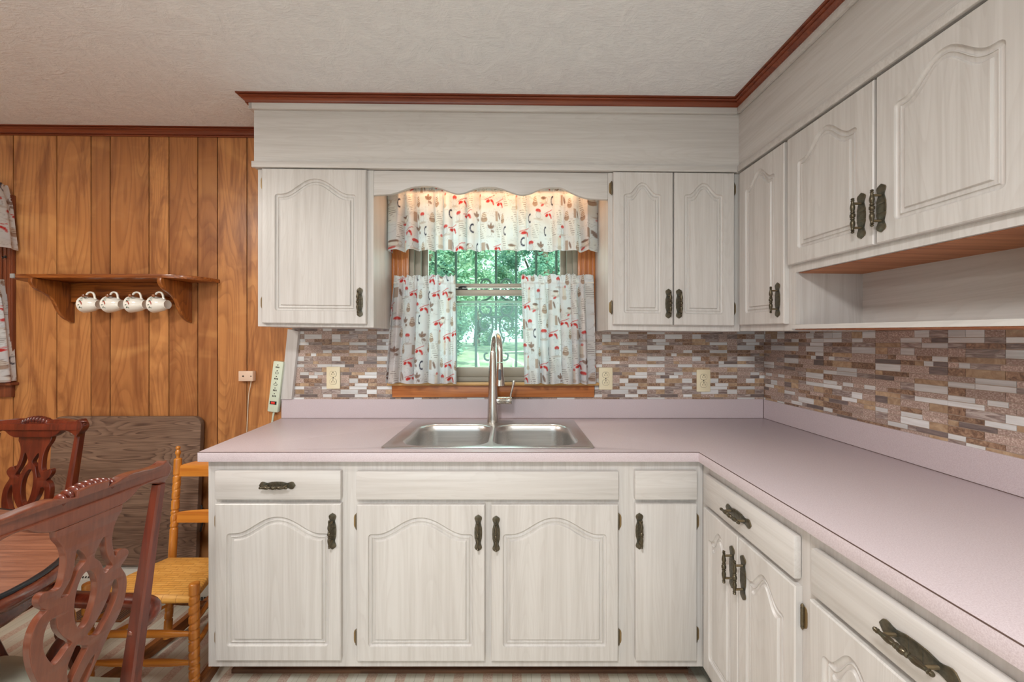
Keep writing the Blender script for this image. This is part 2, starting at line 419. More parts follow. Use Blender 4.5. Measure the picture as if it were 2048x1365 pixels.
    def build(s, name, mat, parent=None, smooth=None, world=False, label=None, tint=False, weld=True):
        me = bpy.data.meshes.new(name)
        vs = s.v
        if world and parent is not None:
            o = Vector((0, 0, 0)); q = parent
            while q is not None: o += q.location; q = q.parent
            vs = [tuple(Vector(p)-o) for p in vs]
        me.from_pydata(vs, [], s.f)
        mats = mat if isinstance(mat, (list, tuple)) else [mat]
        for m in mats: me.materials.append(m)
        if len(mats) > 1: me.polygons.foreach_set('material_index', s.mi)
        if tint:
            at = me.attributes.new('tint', 'FLOAT_COLOR', 'CORNER')
            d = []
            for p, t in zip(me.polygons, s.tint): d += [t[0], t[1], t[2], 1]*len(p.vertices)
            at.data.foreach_set('color', d)
        if weld and not tint:
            bm = bmesh.new(); bm.from_mesh(me); bmesh.ops.recalc_face_normals(bm, faces=bm.faces); bm.to_mesh(me); bm.free()
        if smooth is not None:
            me.shade_smooth()
            me.set_sharp_from_angle(angle=math.radians(smooth))
        ob = bpy.data.objects.new(name, me); C.objects.link(ob)
        if parent is not None: ob.parent = parent
        if label: ob['label'] = label
        return ob

def empty(name, loc, label, cat, group=None, rz=0, kind=None):
    o = bpy.data.objects.new(name, None); C.objects.link(o); o.empty_display_size = .05
    o.location = loc; o.rotation_euler = (0, 0, rz)
    tag(o, label, cat, group, kind); return o

def tag(o, label=None, cat=None, group=None, kind=None):
    if label: o['label'] = label
    if cat: o['category'] = cat
    if group: o['group'] = group
    if kind: o['kind'] = kind
    return o

def struct(name, mb, mat, label=None, parent=None, **kw):
    o = mb.build(name, mat, parent, **kw)
    if parent is None: o['kind'] = 'structure'
    if label: o['label'] = label
    return o

def smooth_pts(pts, k=6, closed=True):
    n = len(pts); out = []
    rng = range(n if closed else n-1)
    for i in rng:
        p0, p1, p2, p3 = (pts[(i-1) % n] if closed or i > 0 else pts[i]), pts[i], pts[(i+1) % n], (pts[(i+2) % n] if closed or i+2 < n else pts[i+1])
        for j in range(k):
            t = j/k; t2 = t*t; t3 = t2*t
            out.append(tuple(.5*((2*b)+(-a+c)*t+(2*a-5*b+4*c-d)*t2+(-a+3*b-3*c+d)*t3) for a, b, c, d in zip(p0, p1, p2, p3)))
    if not closed: out.append(tuple(pts[-1]))
    return out

def rounded(x0, x1, y0, y1, r, n=6):
    out = []
    for cx, cy, a0 in ((x1-r, y1-r, 0), (x0+r, y1-r, PI/2), (x0+r, y0+r, PI), (x1-r, y0+r, 1.5*PI)):
        for i in range(n+1):
            a = a0+PI/2*i/n; out.append((cx+r*math.cos(a), cy+r*math.sin(a)))
    return out

def slope(root, kx=.0104, ky=0.0, y0=1.7):
    """the old house hangs a little out of level: its upper half drops to the right"""
    bpy.context.view_layer.update()
    done = set()
    def rec(o):
        mw = o.matrix_world.copy()
        if o.type == 'MESH':
            if o.data.users > 1 and o.data.name in SHARED:
                p = mw.translation; o['_dz'] = -kx*p.x + ky*min(p.y-y0, 0)
            else:
                mi = mw.inverted()
                for v in o.data.vertices:
                    p = mw @ v.co; p.z += -kx*p.x + ky*min(p.y-y0, 0); v.co = mi @ p
        for c in o.children: rec(c)
    rec(root)
    def fin(o):
        if '_dz' in o: o.location.z += o['_dz']; del o['_dz']
        for c in o.children: fin(c)
    fin(root)
SHARED = set()
# ---------------------------------------------------------------- cabinets
def door_mb(w, h, t=.019, arch=.06, st=(.042, .042), top=.045, bot=.052, panel=True):
    """cathedral door: bevelled slab with a routed groove round a raised field; front faces -Y"""
    mb = MB(); e = .003
    if not panel:
        return mb.box(0, w, -t, 0, 0, h, bev=.003)
    a0, a1 = st[0], w-st[1]; cx = (a0+a1)/2; hw = (a1-a0)/2
    zs = h-top-arch; zb = bot; r = .012
    nb, na = 10, 44
    def outline(d):
        """the panel outline moved inwards by d; always the same number of points"""
        A0, A1, ZB, ZS = a0+d, a1-d, zb+d, zs-d; rr = max(r-d, .0006); P = []
        for i in range(5):
            a = PI+PI/2*i/4; P.append((A0+rr+rr*math.cos(a), ZB+rr+rr*math.sin(a)))
        for i in range(1, nb): P.append((A0+rr+(A1-A0-2*rr)*i/nb, ZB))
        for i in range(5):
            a = 1.5*PI+PI/2*i/4; P.append((A1-rr+rr*math.cos(a), ZB+rr+rr*math.sin(a)))
        for i in range(1, 12): P.append((A1, ZB+rr+(ZS-ZB-2*rr)*i/12))
        for i in range(4):
            a = PI/2*i/3; P.append((A1-rr+rr*math.cos(a), ZS-rr+rr*math.sin(a)))
        hr = hw-r; h2 = hw-d-rr
        def az(u):
            q = abs(u)/hr/.90
            return arch*(.5+.5*math.cos(PI*q**1.08)) if q < 1 else 0
        for i in range(1, na):
            u = h2-2*h2*i/na; sl = (az(u+.001)-az(u-.001))/.002
            P.append((cx+u, ZS+az(u)-d*(math.sqrt(1+sl*sl)-1)))
        for i in range(4):
            a = PI/2+PI/2*i/3; P.append((A0+rr+rr*math.cos(a), ZS-rr+rr*math.sin(a)))
        for i in range(1, 12): P.append((A0, ZS-rr-(ZS-ZB-2*rr)*i/12))
        return [Vector(p) for p in P]
    pts = [tuple(p) for p in outline(0)]; n = len(pts); offset = outline
    prof = [(k*1.3, d*1.15) for k, d in [(0, 0), (.0006, .0028), (.002, .0052), (.0045, .0066), (.0075, .0068), (.0095, .0056), (.0102, .0030), (.0112, .0026), (.0118, .0046), (.0155, .0060), (.0188, .0058), (.0196, .0022), (.0206, .0006), (.0225, .0003)]]
    rings = []
    for d, dep in prof:
        dd = offset(d)
        rings.append([(p.x, -t+dep, p.y) for p in dd])
    b0 = len(mb.v)
    mb.loft(rings, cap=False)
    from mathutils.geometry import tessellate_polygon
    mb.add(rings[-1], [tuple(t) for t in tessellate_polygon([[Vector(p) for p in rings[-1]]])])
    # frame between the door edge and the groove
    def rect_pt(p):
        x, z = p
        d = [(x-a0)/(a0-e) if True else 0, (a1-x)/(w-e-a1), (z-zb)/(zb-e)]
        if z > zs-r*.5:
            if x < a0+r*.5: return None
            if x > a1-r*.5: return None
            return (x, h-e)
        if z < zb+r*.5:
            if x < a0+r*.5 or x > a1-r*.5: return None
            return (x, e)
        return (e, z) if x < cx else (w-e, z)
    outer = []
    corner = {0: (e, e), 1: (w-e, e), 2: (w-e, h-e), 3: (e, h-e)}
    for p in pts:
        q = rect_pt(p)
        if q is None:
            q = corner[(0 if p[1] < h/2 else 3) if p[0] < cx else (1 if p[1] < h/2 else 2)]
        outer.append(q)
    for i in range(n):
        j = (i+1) % n
        A, B = outer[i], outer[j]; P, Q = pts[i], pts[j]
        quad = [(A[0], -t, A[1]), (B[0], -t, B[1]), (Q[0], -t, Q[1]), (P[0], -t, P[1])]
        if A == B: quad.pop(0)
        mb.add(quad, [tuple(range(len(quad)))])
        if A != B and A[0] != B[0] and A[1] != B[1]:                       # step over a corner
            c = (e if A[0] < cx and B[0] < cx else w-e, e if A[1] < h/2 and B[1] < h/2 else h-e)
            k = min(corner.values(), key=lambda v: abs(v[0]-c[0])+abs(v[1]-c[1]))
            mb.add([(A[0], -t, A[1]), (k[0], -t, k[1]), (B[0], -t, B[1])], [(0, 1, 2)])
    # edge bevel, sides, back
    def ring(o, y): return [(o, y, o), (w-o, y, o), (w-o, y, h-o), (o, y, h-o)]
    mb.loft([ring(e, -t), ring(0, -t+e), ring(0, 0)], cap=False)
    mb.add(ring(0, 0), [(3, 2, 1, 0)])
    return mb

def handle_mesh():
    mb = MB()
    half = [(0, .0655), (.005, .0625), (.0115, .058), (.0135, .053), (.0125, .047), (.010, .041), (.0088, .035), (.011, .026), (.0132, .018), (.0135, .0125), (.0120, .0118), (.0135, .011), (.0138, .004), (.0138, 0)]
    right = half + [(x, -z) for x, z in half[-2::-1]]
    out = right + [(-x, z) for x, z in right[-2:0:-1]]
    mb.shape([out], .003, lambda u, v, w: (u, -.0015-w, v), bev=.0007)
    prof = [(.001, .0505), (.0036, .049), (.0045, .0465), (.0025, .044), (.0048, .0425), (.0034, .040), (.0042, .034), (.0058, .027), (.0062, .021), (.0046, .0145), (.0036, .0125), (.0056, .0105), (.0056, .0085), (.0036, .007), (.0066, .0035), (.0068, 0)]
    prof = [(r, z) for r, z in prof[::-1]]
    full = [(r, -z) for r, z in prof[::-1]] + prof[1:]
    mb.lathe(full, (0, -.0265, 0), 'Z', 16, 1)
    for z in (-.0345, .0345):
        mb.lathe([(.0045, 0), (.0034, .002), (.0034, .0255)], (0, 0, z), '-Y', 10)
    o = mb.build('handle', [M['brass'], M['brass_bar']], None, smooth=40)
    me = o.data; bpy.data.objects.remove(o); SHARED.add(me.name); return me
HANDLE = handle_mesh()
def hinge_mesh():
    mb = MB()
    mb.lathe([(.001, -.031), (.003, -.028), (.0042, -.025), (.0036, -.022), (.0042, -.02), (.0042, .02), (.0036, .022), (.0042, .025), (.003, .028), (.001, .031)], (0, -.004, 0), 'Z', 10)
    mb.shape([[(-.011, -.014), (-.009, -.022), (-.004, -.026), (0, -.02), (0, .02), (-.004, .026), (-.009, .022), (-.011, .014)]], .0016, lambda u, v, w: (u, -.0008-w, v))
    o = mb.build('hinge', M['brass'], None, smooth=40)
    me = o.data; bpy.data.objects.remove(o); SHARED.add(me.name); return me
HINGE = hinge_mesh()
def inst(name, me, parent, loc, rot=(0, 0, 0)):
    o = bpy.data.objects.new(name, me); C.objects.link(o); o.parent = parent; o.location = loc; o.rotation_euler = rot; return o

def cabinet(name, label, cat, loc, rz, W, z0, z1, depth, doors=(), drawers=(), frame=(), sides=(0, 0), hinges=(), group=None, kick=None, top=True, open_right=False, ends=True):
    """local frame: x along the front, y into the wall, z up; the face frame front is y = 0"""
    root = empty(name, loc, label, cat, group, rz)
    ft = .019; b = MB()
    t = .016
    s0, s1 = sides
    b.box(s0, s0+t, ft, depth, z0, z1); b.box(W-s1-t, W-s1, ft, depth, z0, z1)
    b.box(s0+t, W-s1-t, ft, depth, z0, z0+t); b.box(s0+t, W-s1-t, depth-.006, depth, z0+t, z1-t)
    if top: b.box(s0+t, W-s1-t, ft, depth, z1-t, z1)
    b.build('carcass', M['oak_v'], root)
    fr = MB()
    for (x0, x1, a, c) in frame: fr.box(x0, x1, 0, ft, a, c)
    fr.build('face_frame', M['oak_v'], root)
    if kick is not None:
        k = MB(); a = 0; k.box(a, W-s1, kick, kick+.014, 0, z0-.0005); k.box(a, W-s1, kick-.014, kick, 0, .016)
        k.build('toe_kick', M['kick'], root)
    for d in doors:
        x0, x1, a, c = d['r']
        o = door_mb(x1-x0, c-a, arch=d.get('arch', .06), st=d.get('st', (.042, .042)), top=d.get('top', .045), bot=d.get('bot', .052), panel=d.get('panel', True)).build('door', M['oak_v'], root, smooth=35)
        o.location = (x0, -.0005, a)
        if d.get('handle'):
            hx, hz = d['handle']; inst('handle', HANDLE, o, (hx-x0, -.019, hz-a))
    for d in drawers:
        x0, x1, a, c = d['r']
        mb = MB(); mb.box(0, x1-x0, -.019, 0, 0, c-a, bev=.004)
        o = mb.build(d.get('name', 'drawer'), M['oak_h'], root, smooth=35); o.location = (x0, -.0005, a)
        if d.get('handle'):
            hx, hz = d['handle']; inst('handle', HANDLE, o, (hx-x0, -.019, hz-a), (0, PI/2, 0))
    for (hx, hz, flip) in hinges:
        inst('hinge', HINGE, root, (hx, -.0004, hz), (0, PI if flip else 0, 0))
    return root

BF = 1.42                                    # base cabinet face frame, distance from the camera
XL = -1.105
zb0, zb1 = .1245, .8785
ZD0, ZD1, ZW0, ZW1 = .160, .724, .739, .8435
def loc_x(x): return x
# left base cabinet
W = .508
cabinet('base_cabinet', 'whitewashed base cabinet with one drawer over an arched door, beside the rocking chair', 'cabinet', (XL, BF, 0), 0, W, zb0, zb1, .59,
        doors=[dict(r=(.037, .489, ZD0, ZD1), handle=(.461, .628))], drawers=[dict(r=(.037, .489, ZW0, ZW1), handle=(.263, .792))],
        frame=[(0, .04, zb0, zb1), (.486, W, zb0, zb1), (.04, .486, zb0, .17), (.04, .486, .718, .745), (.04, .486, .838, zb1)], sides=(.02, 0),
        hinges=[(.034, .655, False), (.034, .232, False)], kick=.13)
# sink base
X1 = XL+W; W2 = 1.012
cabinet('sink_cabinet', 'wide whitewashed oak cabinet under the sink with two arched doors and a blank front', 'cabinet', (X1, BF, 0), 0, W2, zb0, zb1, .59,
        doors=[dict(r=(.038, .499, ZD0-.002, ZD1-.003), handle=(.476, .622)), dict(r=(.522, .979, ZD0-.002, ZD1-.003), handle=(.540, .618))],
        drawers=[dict(name='false_front', r=(.036, .981, ZW0, ZW1-.003))],
        frame=[(0, .041, zb0, zb1), (.972, W2, zb0, zb1), (.041, .972, zb0, .17), (.041, .972, .716, .745), (.041, .972, .836, zb1), (.495, .526, .17, .716)],
        hinges=[(.033, .655, False), (.033, .235, False), (.984, .655, True), (.984, .235, True)], kick=.13, top=False)
X2 = X1+W2; W3 = .2795
cabinet('base_cabinet', 'narrow whitewashed base cabinet with a plain unpanelled door, right of the sink cabinet', 'cabinet', (X2, BF, 0), 0, W3, zb0, zb1, .59,
        doors=[dict(r=(.029, .249, ZD0, ZD1), handle=(.042, .628), panel=False)],
        drawers=[dict(name='false_front', r=(.027, .251, ZW0, ZW1))],
        frame=[(0, .032, zb0, zb1), (.246, W3, zb0, zb1), (.032, .246, zb0, .17), (.032, .246, .718, .745), (.032, .246, .838, zb1)],
        hinges=[(.254, .655, True), (.254, .245, True)], kick=.13)
# right run: its fronts face the left of the room
XR = .695
def ry(y, y0): return y0-y
y0 = 1.4185; W4 = y0-.9085
cabinet('base_cabinet', 'whitewashed base cabinet with a drawer over two narrow doors, on the right beside the corner', 'cabinet', (XR, y0, 0), -PI/2, W4, zb0, zb1, .59,
        doors=[dict(r=(ry(1.379, y0), ry(1.169, y0), ZD0, ZD1), handle=(ry(1.195, y0), .618), arch=.05, st=(.036, .036)), dict(r=(ry(1.164, y0), ry(.932, y0), ZD0, ZD1), handle=(ry(1.138, y0), .620), arch=.05, st=(.036, .036))],
        drawers=[dict(r=(ry(1.379, y0), ry(.934, y0), ZW0, ZW1), handle=(ry(1.164, y0), .789))],
        frame=[(0, .044, zb0, zb1), (.482, W4, zb0, zb1), (.044, .482, zb0, .17), (.044, .482, .718, .745), (.044, .482, .838, zb1)],
        hinges=[(W4-.019, .655, True), (W4-.019, .235, True)], kick=.13)
y0b = .908; W5 = .55
cabinet('base_cabinet', 'whitewashed base cabinet with the nearest drawer and handle, at the bottom right', 'cabinet', (XR, y0b, 0), -PI/2, W5, zb0, zb1, .59,
        doors=[dict(r=(ry(.887, y0b), ry(.665, y0b), ZD0, ZD1), handle=(ry(.69, y0b), .620), arch=.05, st=(.036, .036)), dict(r=(ry(.658, y0b), ry(.436, y0b), ZD0, ZD1), handle=(ry(.632, y0b), .620), arch=.05, st=(.036, .036))],
        drawers=[dict(r=(ry(.883, y0b), ry(.438, y0b), ZW0, ZW1), handle=(ry(.650, y0b), .795))],
        frame=[(0, .03, zb0, zb1), (.468, W5, zb0, zb1), (.03, .468, zb0, .17), (.03, .468, .718, .745), (.03, .468, .838, zb1)],
        hinges=[(.0165, .655, False), (.0165, .235, False)], kick=.13)

# ---- uppers (slightly out of level)
UF = 1.735; ut = 2.0635
def up(root): slope(root, ky=0)
o = cabinet('wall_cabinet', 'whitewashed oak wall cabinet with a single arched door, left of the window', 'cabinet', (-1.130, UF, 0), 0, .514, 1.364, ut, .275,
        doors=[dict(r=(.028, .4875, 1.378, 2.0595), handle=(.461, 1.474), st=(.058, .044), arch=.068, top=.043, bot=.056)],
        frame=[(0, .045, 1.364, ut), (.47, .514, 1.364, ut), (.045, .47, 1.364, 1.392), (.045, .47, 2.04, ut)],
        hinges=[(.024, 2.0, False), (.024, 1.47, False)])
up(o)
o = cabinet('wall_cabinet', 'whitewashed oak wall cabinet with two narrow arched doors, right of the window', 'cabinet', (.427, UF, 0), 0, .586, 1.3635, ut, .275,
        doors=[dict(r=(.0196, .2815, 1.388, 2.0605), handle=(.2606, 1.482), st=(.045, .052), arch=.05, top=.046, bot=.05), dict(r=(.288, .552, 1.388, 2.0605), handle=(.3068, 1.482), st=(.043, .05), arch=.05, top=.046, bot=.05)],
        frame=[(0, .035, 1.3635, ut), (.55, .586, 1.3635, ut), (.035, .55, 1.3635, 1.40), (.035, .55, 2.04, ut), (.268, .302, 1.40, 2.04)],
        hinges=[(.015, 1.995, False), (.015, 1.465, False), (.557, 1.995, True), (.557, 1.465, True)])
up(o)
XU = 1.014
y0u = 1.733; Wc = y0u-1.414
o = cabinet('wall_cabinet', 'narrow whitewashed oak wall cabinet with one arched door, in the corner on the right wall', 'cabinet', (XU, y0u, 0), -PI/2, Wc, 1.365, ut, .275,
        doors=[dict(r=(ry(1.708, y0u), ry(1.427, y0u), 1.39, 2.055), handle=(ry(1.459, y0u), 1.480), st=(.044, .05), arch=.05, top=.04, bot=.05)],
        frame=[(0, .03, 1.365, ut), (Wc-.02, Wc, 1.365, ut), (.03, Wc-.02, 1.365, 1.40), (.03, Wc-.02, 2.04, ut)])
slope(o, ky=.022)
y0w = 1.413; Ww = y0w-.70
o = cabinet('wall_cabinet', 'wide whitewashed wall cabinet with two arched doors over an open shelf, on the right wall', 'cabinet', (XU, y0w, 0), -PI/2, Ww, 1.573, ut, .275,
        doors=[dict(r=(ry(1.421, y0w)+.011, ry(1.074, y0w), 1.600, 2.055), handle=(ry(1.1087, y0w), 1.690), st=(.05, .05), arch=.06, top=.04, bot=.05), dict(r=(ry(1.066, y0w), ry(.735, y0w), 1.600, 2.055), handle=(ry(1.049, y0w), 1.693), st=(.05, .05), arch=.06, top=.04, bot=.05)],
        frame=[(0, .03, 1.573, ut), (Ww-.05, Ww, 1.573, ut), (.03, Ww-.05, 1.573, 1.612), (.03, Ww-.05, 2.04, ut), (.325, .365, 1.612, 2.04)])
mb = MB().box(.0, Ww, .012, .262, 1.5705, 1.5725); mb.build('underside', M['rawwood'], o)
mb = MB().box(0, Ww, 0, .275, 1.3715, 1.386); mb.build('open_shelf', M['oak_h'], o)
mb = MB().box(0, Ww, .012, .275, 1.3685, 1.3712); mb.build('shelf_underside', M['rawwood'], o)
mb = MB().box(.016, Ww-.016, .242, .256, 1.386, 1.5705); mb.build('back_panel', M['oak_h'], o)
mb = MB().box(.001, .016, .019, .275, 1.386, 1.5705); mb.box(.001, .019, 0, .019, 1.3865, 1.573); mb.build('end_panel', M['oak_v'], o)
mb = MB().box(Ww-.016, Ww-.001, 0, .275, 1.386, 1.5705); mb.build('end_panel', M['oak_v'], o)
slope(o, ky=.022)

# scalloped board over the window
vp = [(747.3, 390.4), (778.5, 388.4), (796, 384), (813, 377.6), (831, 373), (850, 371.6), (868, 373), (886.5, 378.3), (901, 384), (915.8, 387.5), (930, 385), (945, 379.5), (960, 375.4), (978, 373.8), (997, 375.6), (1014.7, 381.3), (1030, 387), (1044, 389.7), (1060, 387), (1077, 380), (1092, 376), (1108, 374.7), (1125, 376.5), (1143, 385), (1161, 393), (1179.6, 397.4), (1200, 398.6), (1216, 398.9)]
vp = [((x-1024)/449.6, EYE+(682.5-y)/449.6) for x, y in vp]
low = [(x, z+.0104*x) for x, z in smooth_pts(vp, 4, False)]
low[0] = (-.6155, low[0][1]); low[-1] = (.4265, low[-1][1])
mb = MB().shape([low+[(.4265, ut), (-.6155, ut)]], .018, lambda u, v, w: (u, UF+.0095-w, v), bev=.0015)
o = mb.build('valance_board', M['oak_h'], smooth=40)
tag(o, 'whitewashed board with a scalloped lower edge over the sink window', 'board'); slope(o)
# ---------------------------------------------------------------- room shell
WB = 2.02; WR = 1.302; WL = -4.0; WF = -3.2
def ceil_z(x, y): return 2.378 - .0104*x + .02*min(y-1.7, .4)
mb = MB().box(WL-.1, WR+.1, WF-.1, WB+.1, -.06, 0); struct('floor', mb, M['floor'], 'pale vinyl floor with pinkish stripes')
mb = MB(); cs = [(WL-.1, WF-.1), (WR+.1, WF-.1), (WR+.1, WB+.12), (WL-.1, WB+.12)]
mb.add([(x, y, ceil_z(x, y)) for x, y in cs]+[(x, y, ceil_z(x, y)+.08) for x, y in cs], [(3, 2, 1, 0), (4, 5, 6, 7), (0, 1, 5, 4), (1, 2, 6, 5), (2, 3, 7, 6), (3, 0, 4, 7)])
struct('ceiling', mb, M['ceiling'], 'white plaster ceiling with a swirled texture')
# back wall: plank panelling with grooves, two window holes
W1 = (-.53, .338, 1.098, 2.0); W2_ = (-3.52, -2.648, 1.098, 2.0)
H = 2.46
mb = MB()
def wall_piece(x0, x1, z0, z1): mb.box(x0, x1, WB, WB+.11, z0, z1)
for a, b in ((WL-.1, W2_[0]), (W2_[1], W1[0]), (W1[1], WR+.1)): wall_piece(a, b, 0, H)
for w in (W1, W2_): wall_piece(w[0], w[1], 0, w[2]); wall_piece(w[0], w[1], w[3], H)
struct('wall_back', mb, M['groove'], 'back wall behind the panelling')
gx = [-4.0, -3.83, -3.62, -3.4, -3.18, -2.97, -2.79] + [(p-1024)/F*2.012 for p in (26, 113, 181.5, 219.8, 297.5, 337.4, 395, 434.5, 493.5, 590, 650, 700, 778)]
gx += [-.42, -.2, .05, .2, .44, .62, .8, 1.0, 1.302]
mb = MB(); rp = random.Random(4)
tones = {}
tl = [.5, .4, .6, .5, .35, .6, .62, .58, .30, .40, .72, .36, .30, .62, .70, .22]
for i in range(len(gx)-1):
    x0, x1 = gx[i]+.0028, gx[i+1]-.0028
    tint = (tl[i-1] if 0 < i <= len(tl) else rp.random(), rp.random(), rp.random())
    segs = [(0, 2.44)]
    for w in (W1, W2_):
        if x1 > w[0] and x0 < w[1]: segs = [(0, w[2]), (w[3], 2.44)]
    for a, b in segs: mb.box(x0, x1, 2.0135, 2.02, a, b, tint=tint)
struct('wall_panelling', mb, M['panel'], 'orange brown wood plank panelling of the back wall', tint=True)
# other walls
mb = MB().box(WR, WR+.1, WF, WB, 0, H); struct('wall_right', mb, M['white'], 'right wall')
mb = MB().box(WL-.1, WL, WF, WB, 0, H)
for i in range(22):
    pass
struct('wall_left', mb, M['casing'], 'left wall')
PD0, PD1, PDZ = -2.9, .2, 2.1                    # opening added behind the camera to house the frontal fill lamp
mb = MB().box(WL, PD0, WF-.1, WF, 0, H); mb.box(PD1, WR, WF-.1, WF, 0, H); mb.box(PD0, PD1, WF-.1, WF, PDZ, H)
struct('wall_front', mb, M['white'], 'wall behind the camera with an opening added for the fill light')
mb = MB()
for x in (PD0, (PD0+PD1)/2-.03, PD1-.06): mb.box(x, x+.06, WF-.08, WF-.02, 0, PDZ)
mb.box(PD0, PD1, WF-.08, WF-.02, PDZ-.06, PDZ); mb.box(PD0, PD1, WF-.08, WF-.02, 0, .06)
struct('added_door_1', mb, M['alu_light'], 'added door frame behind the camera, round the unseen fill light')

# soffit with trims (out of level with the ceiling)
SF = 1.725; SX = 1.004
mb = MB()
mb.box(-1.141, WR, SF, WB-.0065, 2.066, 2.40); mb.box(SX, WR, .3, SF, 2.066, 2.40)
o = struct('trim_1', mb, M['oak_h'], 'whitewashed oak soffit above the wall cabinets'); slope(o, ky=.022)
# side soffit face needs grain along y
mb = MB().box(SX-.0012, SX, .3, SF, 2.09, 2.32); o = struct('trim_2', mb, M['oak_y'], 'soffit face on the right wall'); slope(o, ky=.022)
mb = MB(); mb.box(-1.146, SX-.012, SF-.012, SF, 2.064, 2.091, bev=.002); mb.box(SX-.013, SX-.0015, .3, SF-.0125, 2.064, 2.091, bev=.002)
o = struct('trim_3', mb, M['oak_h'], 'lower moulding strip of the soffit', smooth=40); slope(o, ky=.022)
mb = MB(); mb.box(-1.155, SX-.015, SF-.015, SF, 2.319, 2.36, bev=.002); mb.box(SX-.016, SX-.0015, .3, SF-.0155, 2.319, 2.36, bev=.002); mb.box(-1.155, -1.141, SF-.015, WB-.0065, 2.319, 2.36)
o = struct('trim_4', mb, M['oak_h'], 'upper moulding strip of the soffit', smooth=40); slope(o, ky=.022)
# crown: profile (outward, down from ceiling)
CP = [(0, -.040), (.008, -.040), (.010, -.0365), (.008, -.033), (.014, -.0325), (.014, -.028), (.0175, -.022), (.024, -.017), (.024, -.012), (.031, -.0115), (.034, -.008), (.031, -.0045), (.041, -.004), (.041, .004), (0, .004)]
def crown(path, mat, name, label, kx=0, ky=0, scale=1.0):
    """path: list of (x, y, z, outward normal x, y)"""
    mb = MB(); rings = []
    for x, y, z, nx, ny in path: rings.append([(x+nx*a*scale, y+ny*a*scale, z+b*scale) for a, b in CP])
    mb.loft(rings); o = struct(name, mb, mat, label, smooth=50); slope(o, kx, ky); return o
zc = 2.376
crown([(-1.156, WB, zc, -1, 0), (-1.156, SF-.004, zc, -1, -1), (SX-.005, SF-.004, zc, -1, -1), (SX-.005, .3, zc, -1, 0)], M['cherry'], 'trim_5', 'red brown crown moulding on the soffit', .0104, .022, .95)
crown([(WL, 2.0135, 2.3835, 0, -1), (-1.156, 2.0135, 2.3835, 0, -1)], M['cherry'], 'trim_6', 'red brown crown moulding above the panelling', .0104, 0, .95)

# ---------------------------------------------------------------- mosaic tile backsplash
def tiles(name, label, u0, u1, v0, v1, place, holes=(), seed=1):
    mb = MB(); r = random.Random(seed)
    add = lambda a, b, c, d, w, mi, tint: mb.add([place(a, c, 0), place(b, c, 0), place(b, d, 0), place(a, d, 0), place(a, c, w), place(b, c, w), place(b, d, w), place(a, d, w)],
                                               [(4, 5, 6, 7), (0, 1, 5, 4), (1, 2, 6, 5), (2, 3, 7, 6), (3, 0, 4, 7)], mi, tint)
    def cut(a, b, c, d):
        rects = [(a, b, c, d)]
        for h in holes:
            out = []
            for (p, q, s, t) in rects:
                if q <= h[0] or p >= h[1] or t <= h[2] or s >= h[3]: out.append((p, q, s, t)); continue
                if p < h[0]: out.append((p, h[0], s, t))
                if q > h[1]: out.append((h[1], q, s, t))
                if s < h[2]: out.append((max(p, h[0]), min(q, h[1]), s, h[2]))
                if t > h[3]: out.append((max(p, h[0]), min(q, h[1]), h[3], t))
            rects = out
        return rects
    for a, b, c, d in cut(u0, u1, v0, v1): add(a, b, c, d, .004, 0, (.5, .5, .5))
    hs = [.0155, .0155, .0235]; g = .0013; v = v0-.007; i = 0; per = .232
    sheet = {}
    while v < v1:
        h = hs[i % 3]; key = i % 18
        u = math.floor(u0/per)*per
        while u < u1:
            k = int(round(u/per)); kk = (key, k % 2, r.random() < .12 and k)
            if kk not in sheet:
                rr = random.Random(hash((key, k % 2, bool(kk[2]), seed)) & 0xffff); cuts = [0]
                while cuts[-1] < per-.03:
                    cuts.append(cuts[-1]+rr.choice([.028, .046, .046, .068, .068, .09, .09] if h < .02 else [.045, .045, .09, .09]))
                cuts[-1] = per
                if len(cuts) > 2 and cuts[-1]-cuts[-2] < .02: cuts.pop(-2)
                ty = []
                for _ in cuts[1:]:
                    c = rr.choices([1, 2, 3, 4, 5, 6], [27, 15, 34, 14, 11, 5])[0]
                    if ty and c == ty[-1]: c = rr.choices([1, 3, 2, 4], [3, 3, 2, 2])[0]
                    ty.append(c)
                sheet[kk] = (cuts, ty)
            cuts, ty = sheet[kk]
            for (a, b), c in zip(zip(cuts, cuts[1:]), ty):
                A, B = max(u+a+g/2, u0), min(u+b-g/2, u1); Cc, D = max(v+g/2, v0), min(v+h-g/2, v1)
                if B-A < .002 or D-Cc < .002: continue
                tint = (r.random(), r.random(), r.random())
                for p, q, s, t in cut(A, B, Cc, D):
                    if q-p > .001 and t-s > .001: add(p, q, s, t, .0055, c, tint)
            u += per
        v += h+g*.6; i += 1
    o = struct(name, mb, TILES, label, tint=True, weld=False); return o
TH = (-.618, .426, 1.03, 1.6)
tiles('wall_tile_back', 'mosaic strip tile backsplash on the back wall', -1.132, 1.2995, 1.0115, 1.40, lambda u, v, w: (u, 2.0135-w, v), [TH], 1)
tiles('wall_tile_right', 'mosaic strip tile backsplash on the right wall', -2.006, .35, 1.0115, 1.40, lambda u, v, w: (WR-w, -u, v), [], 2)

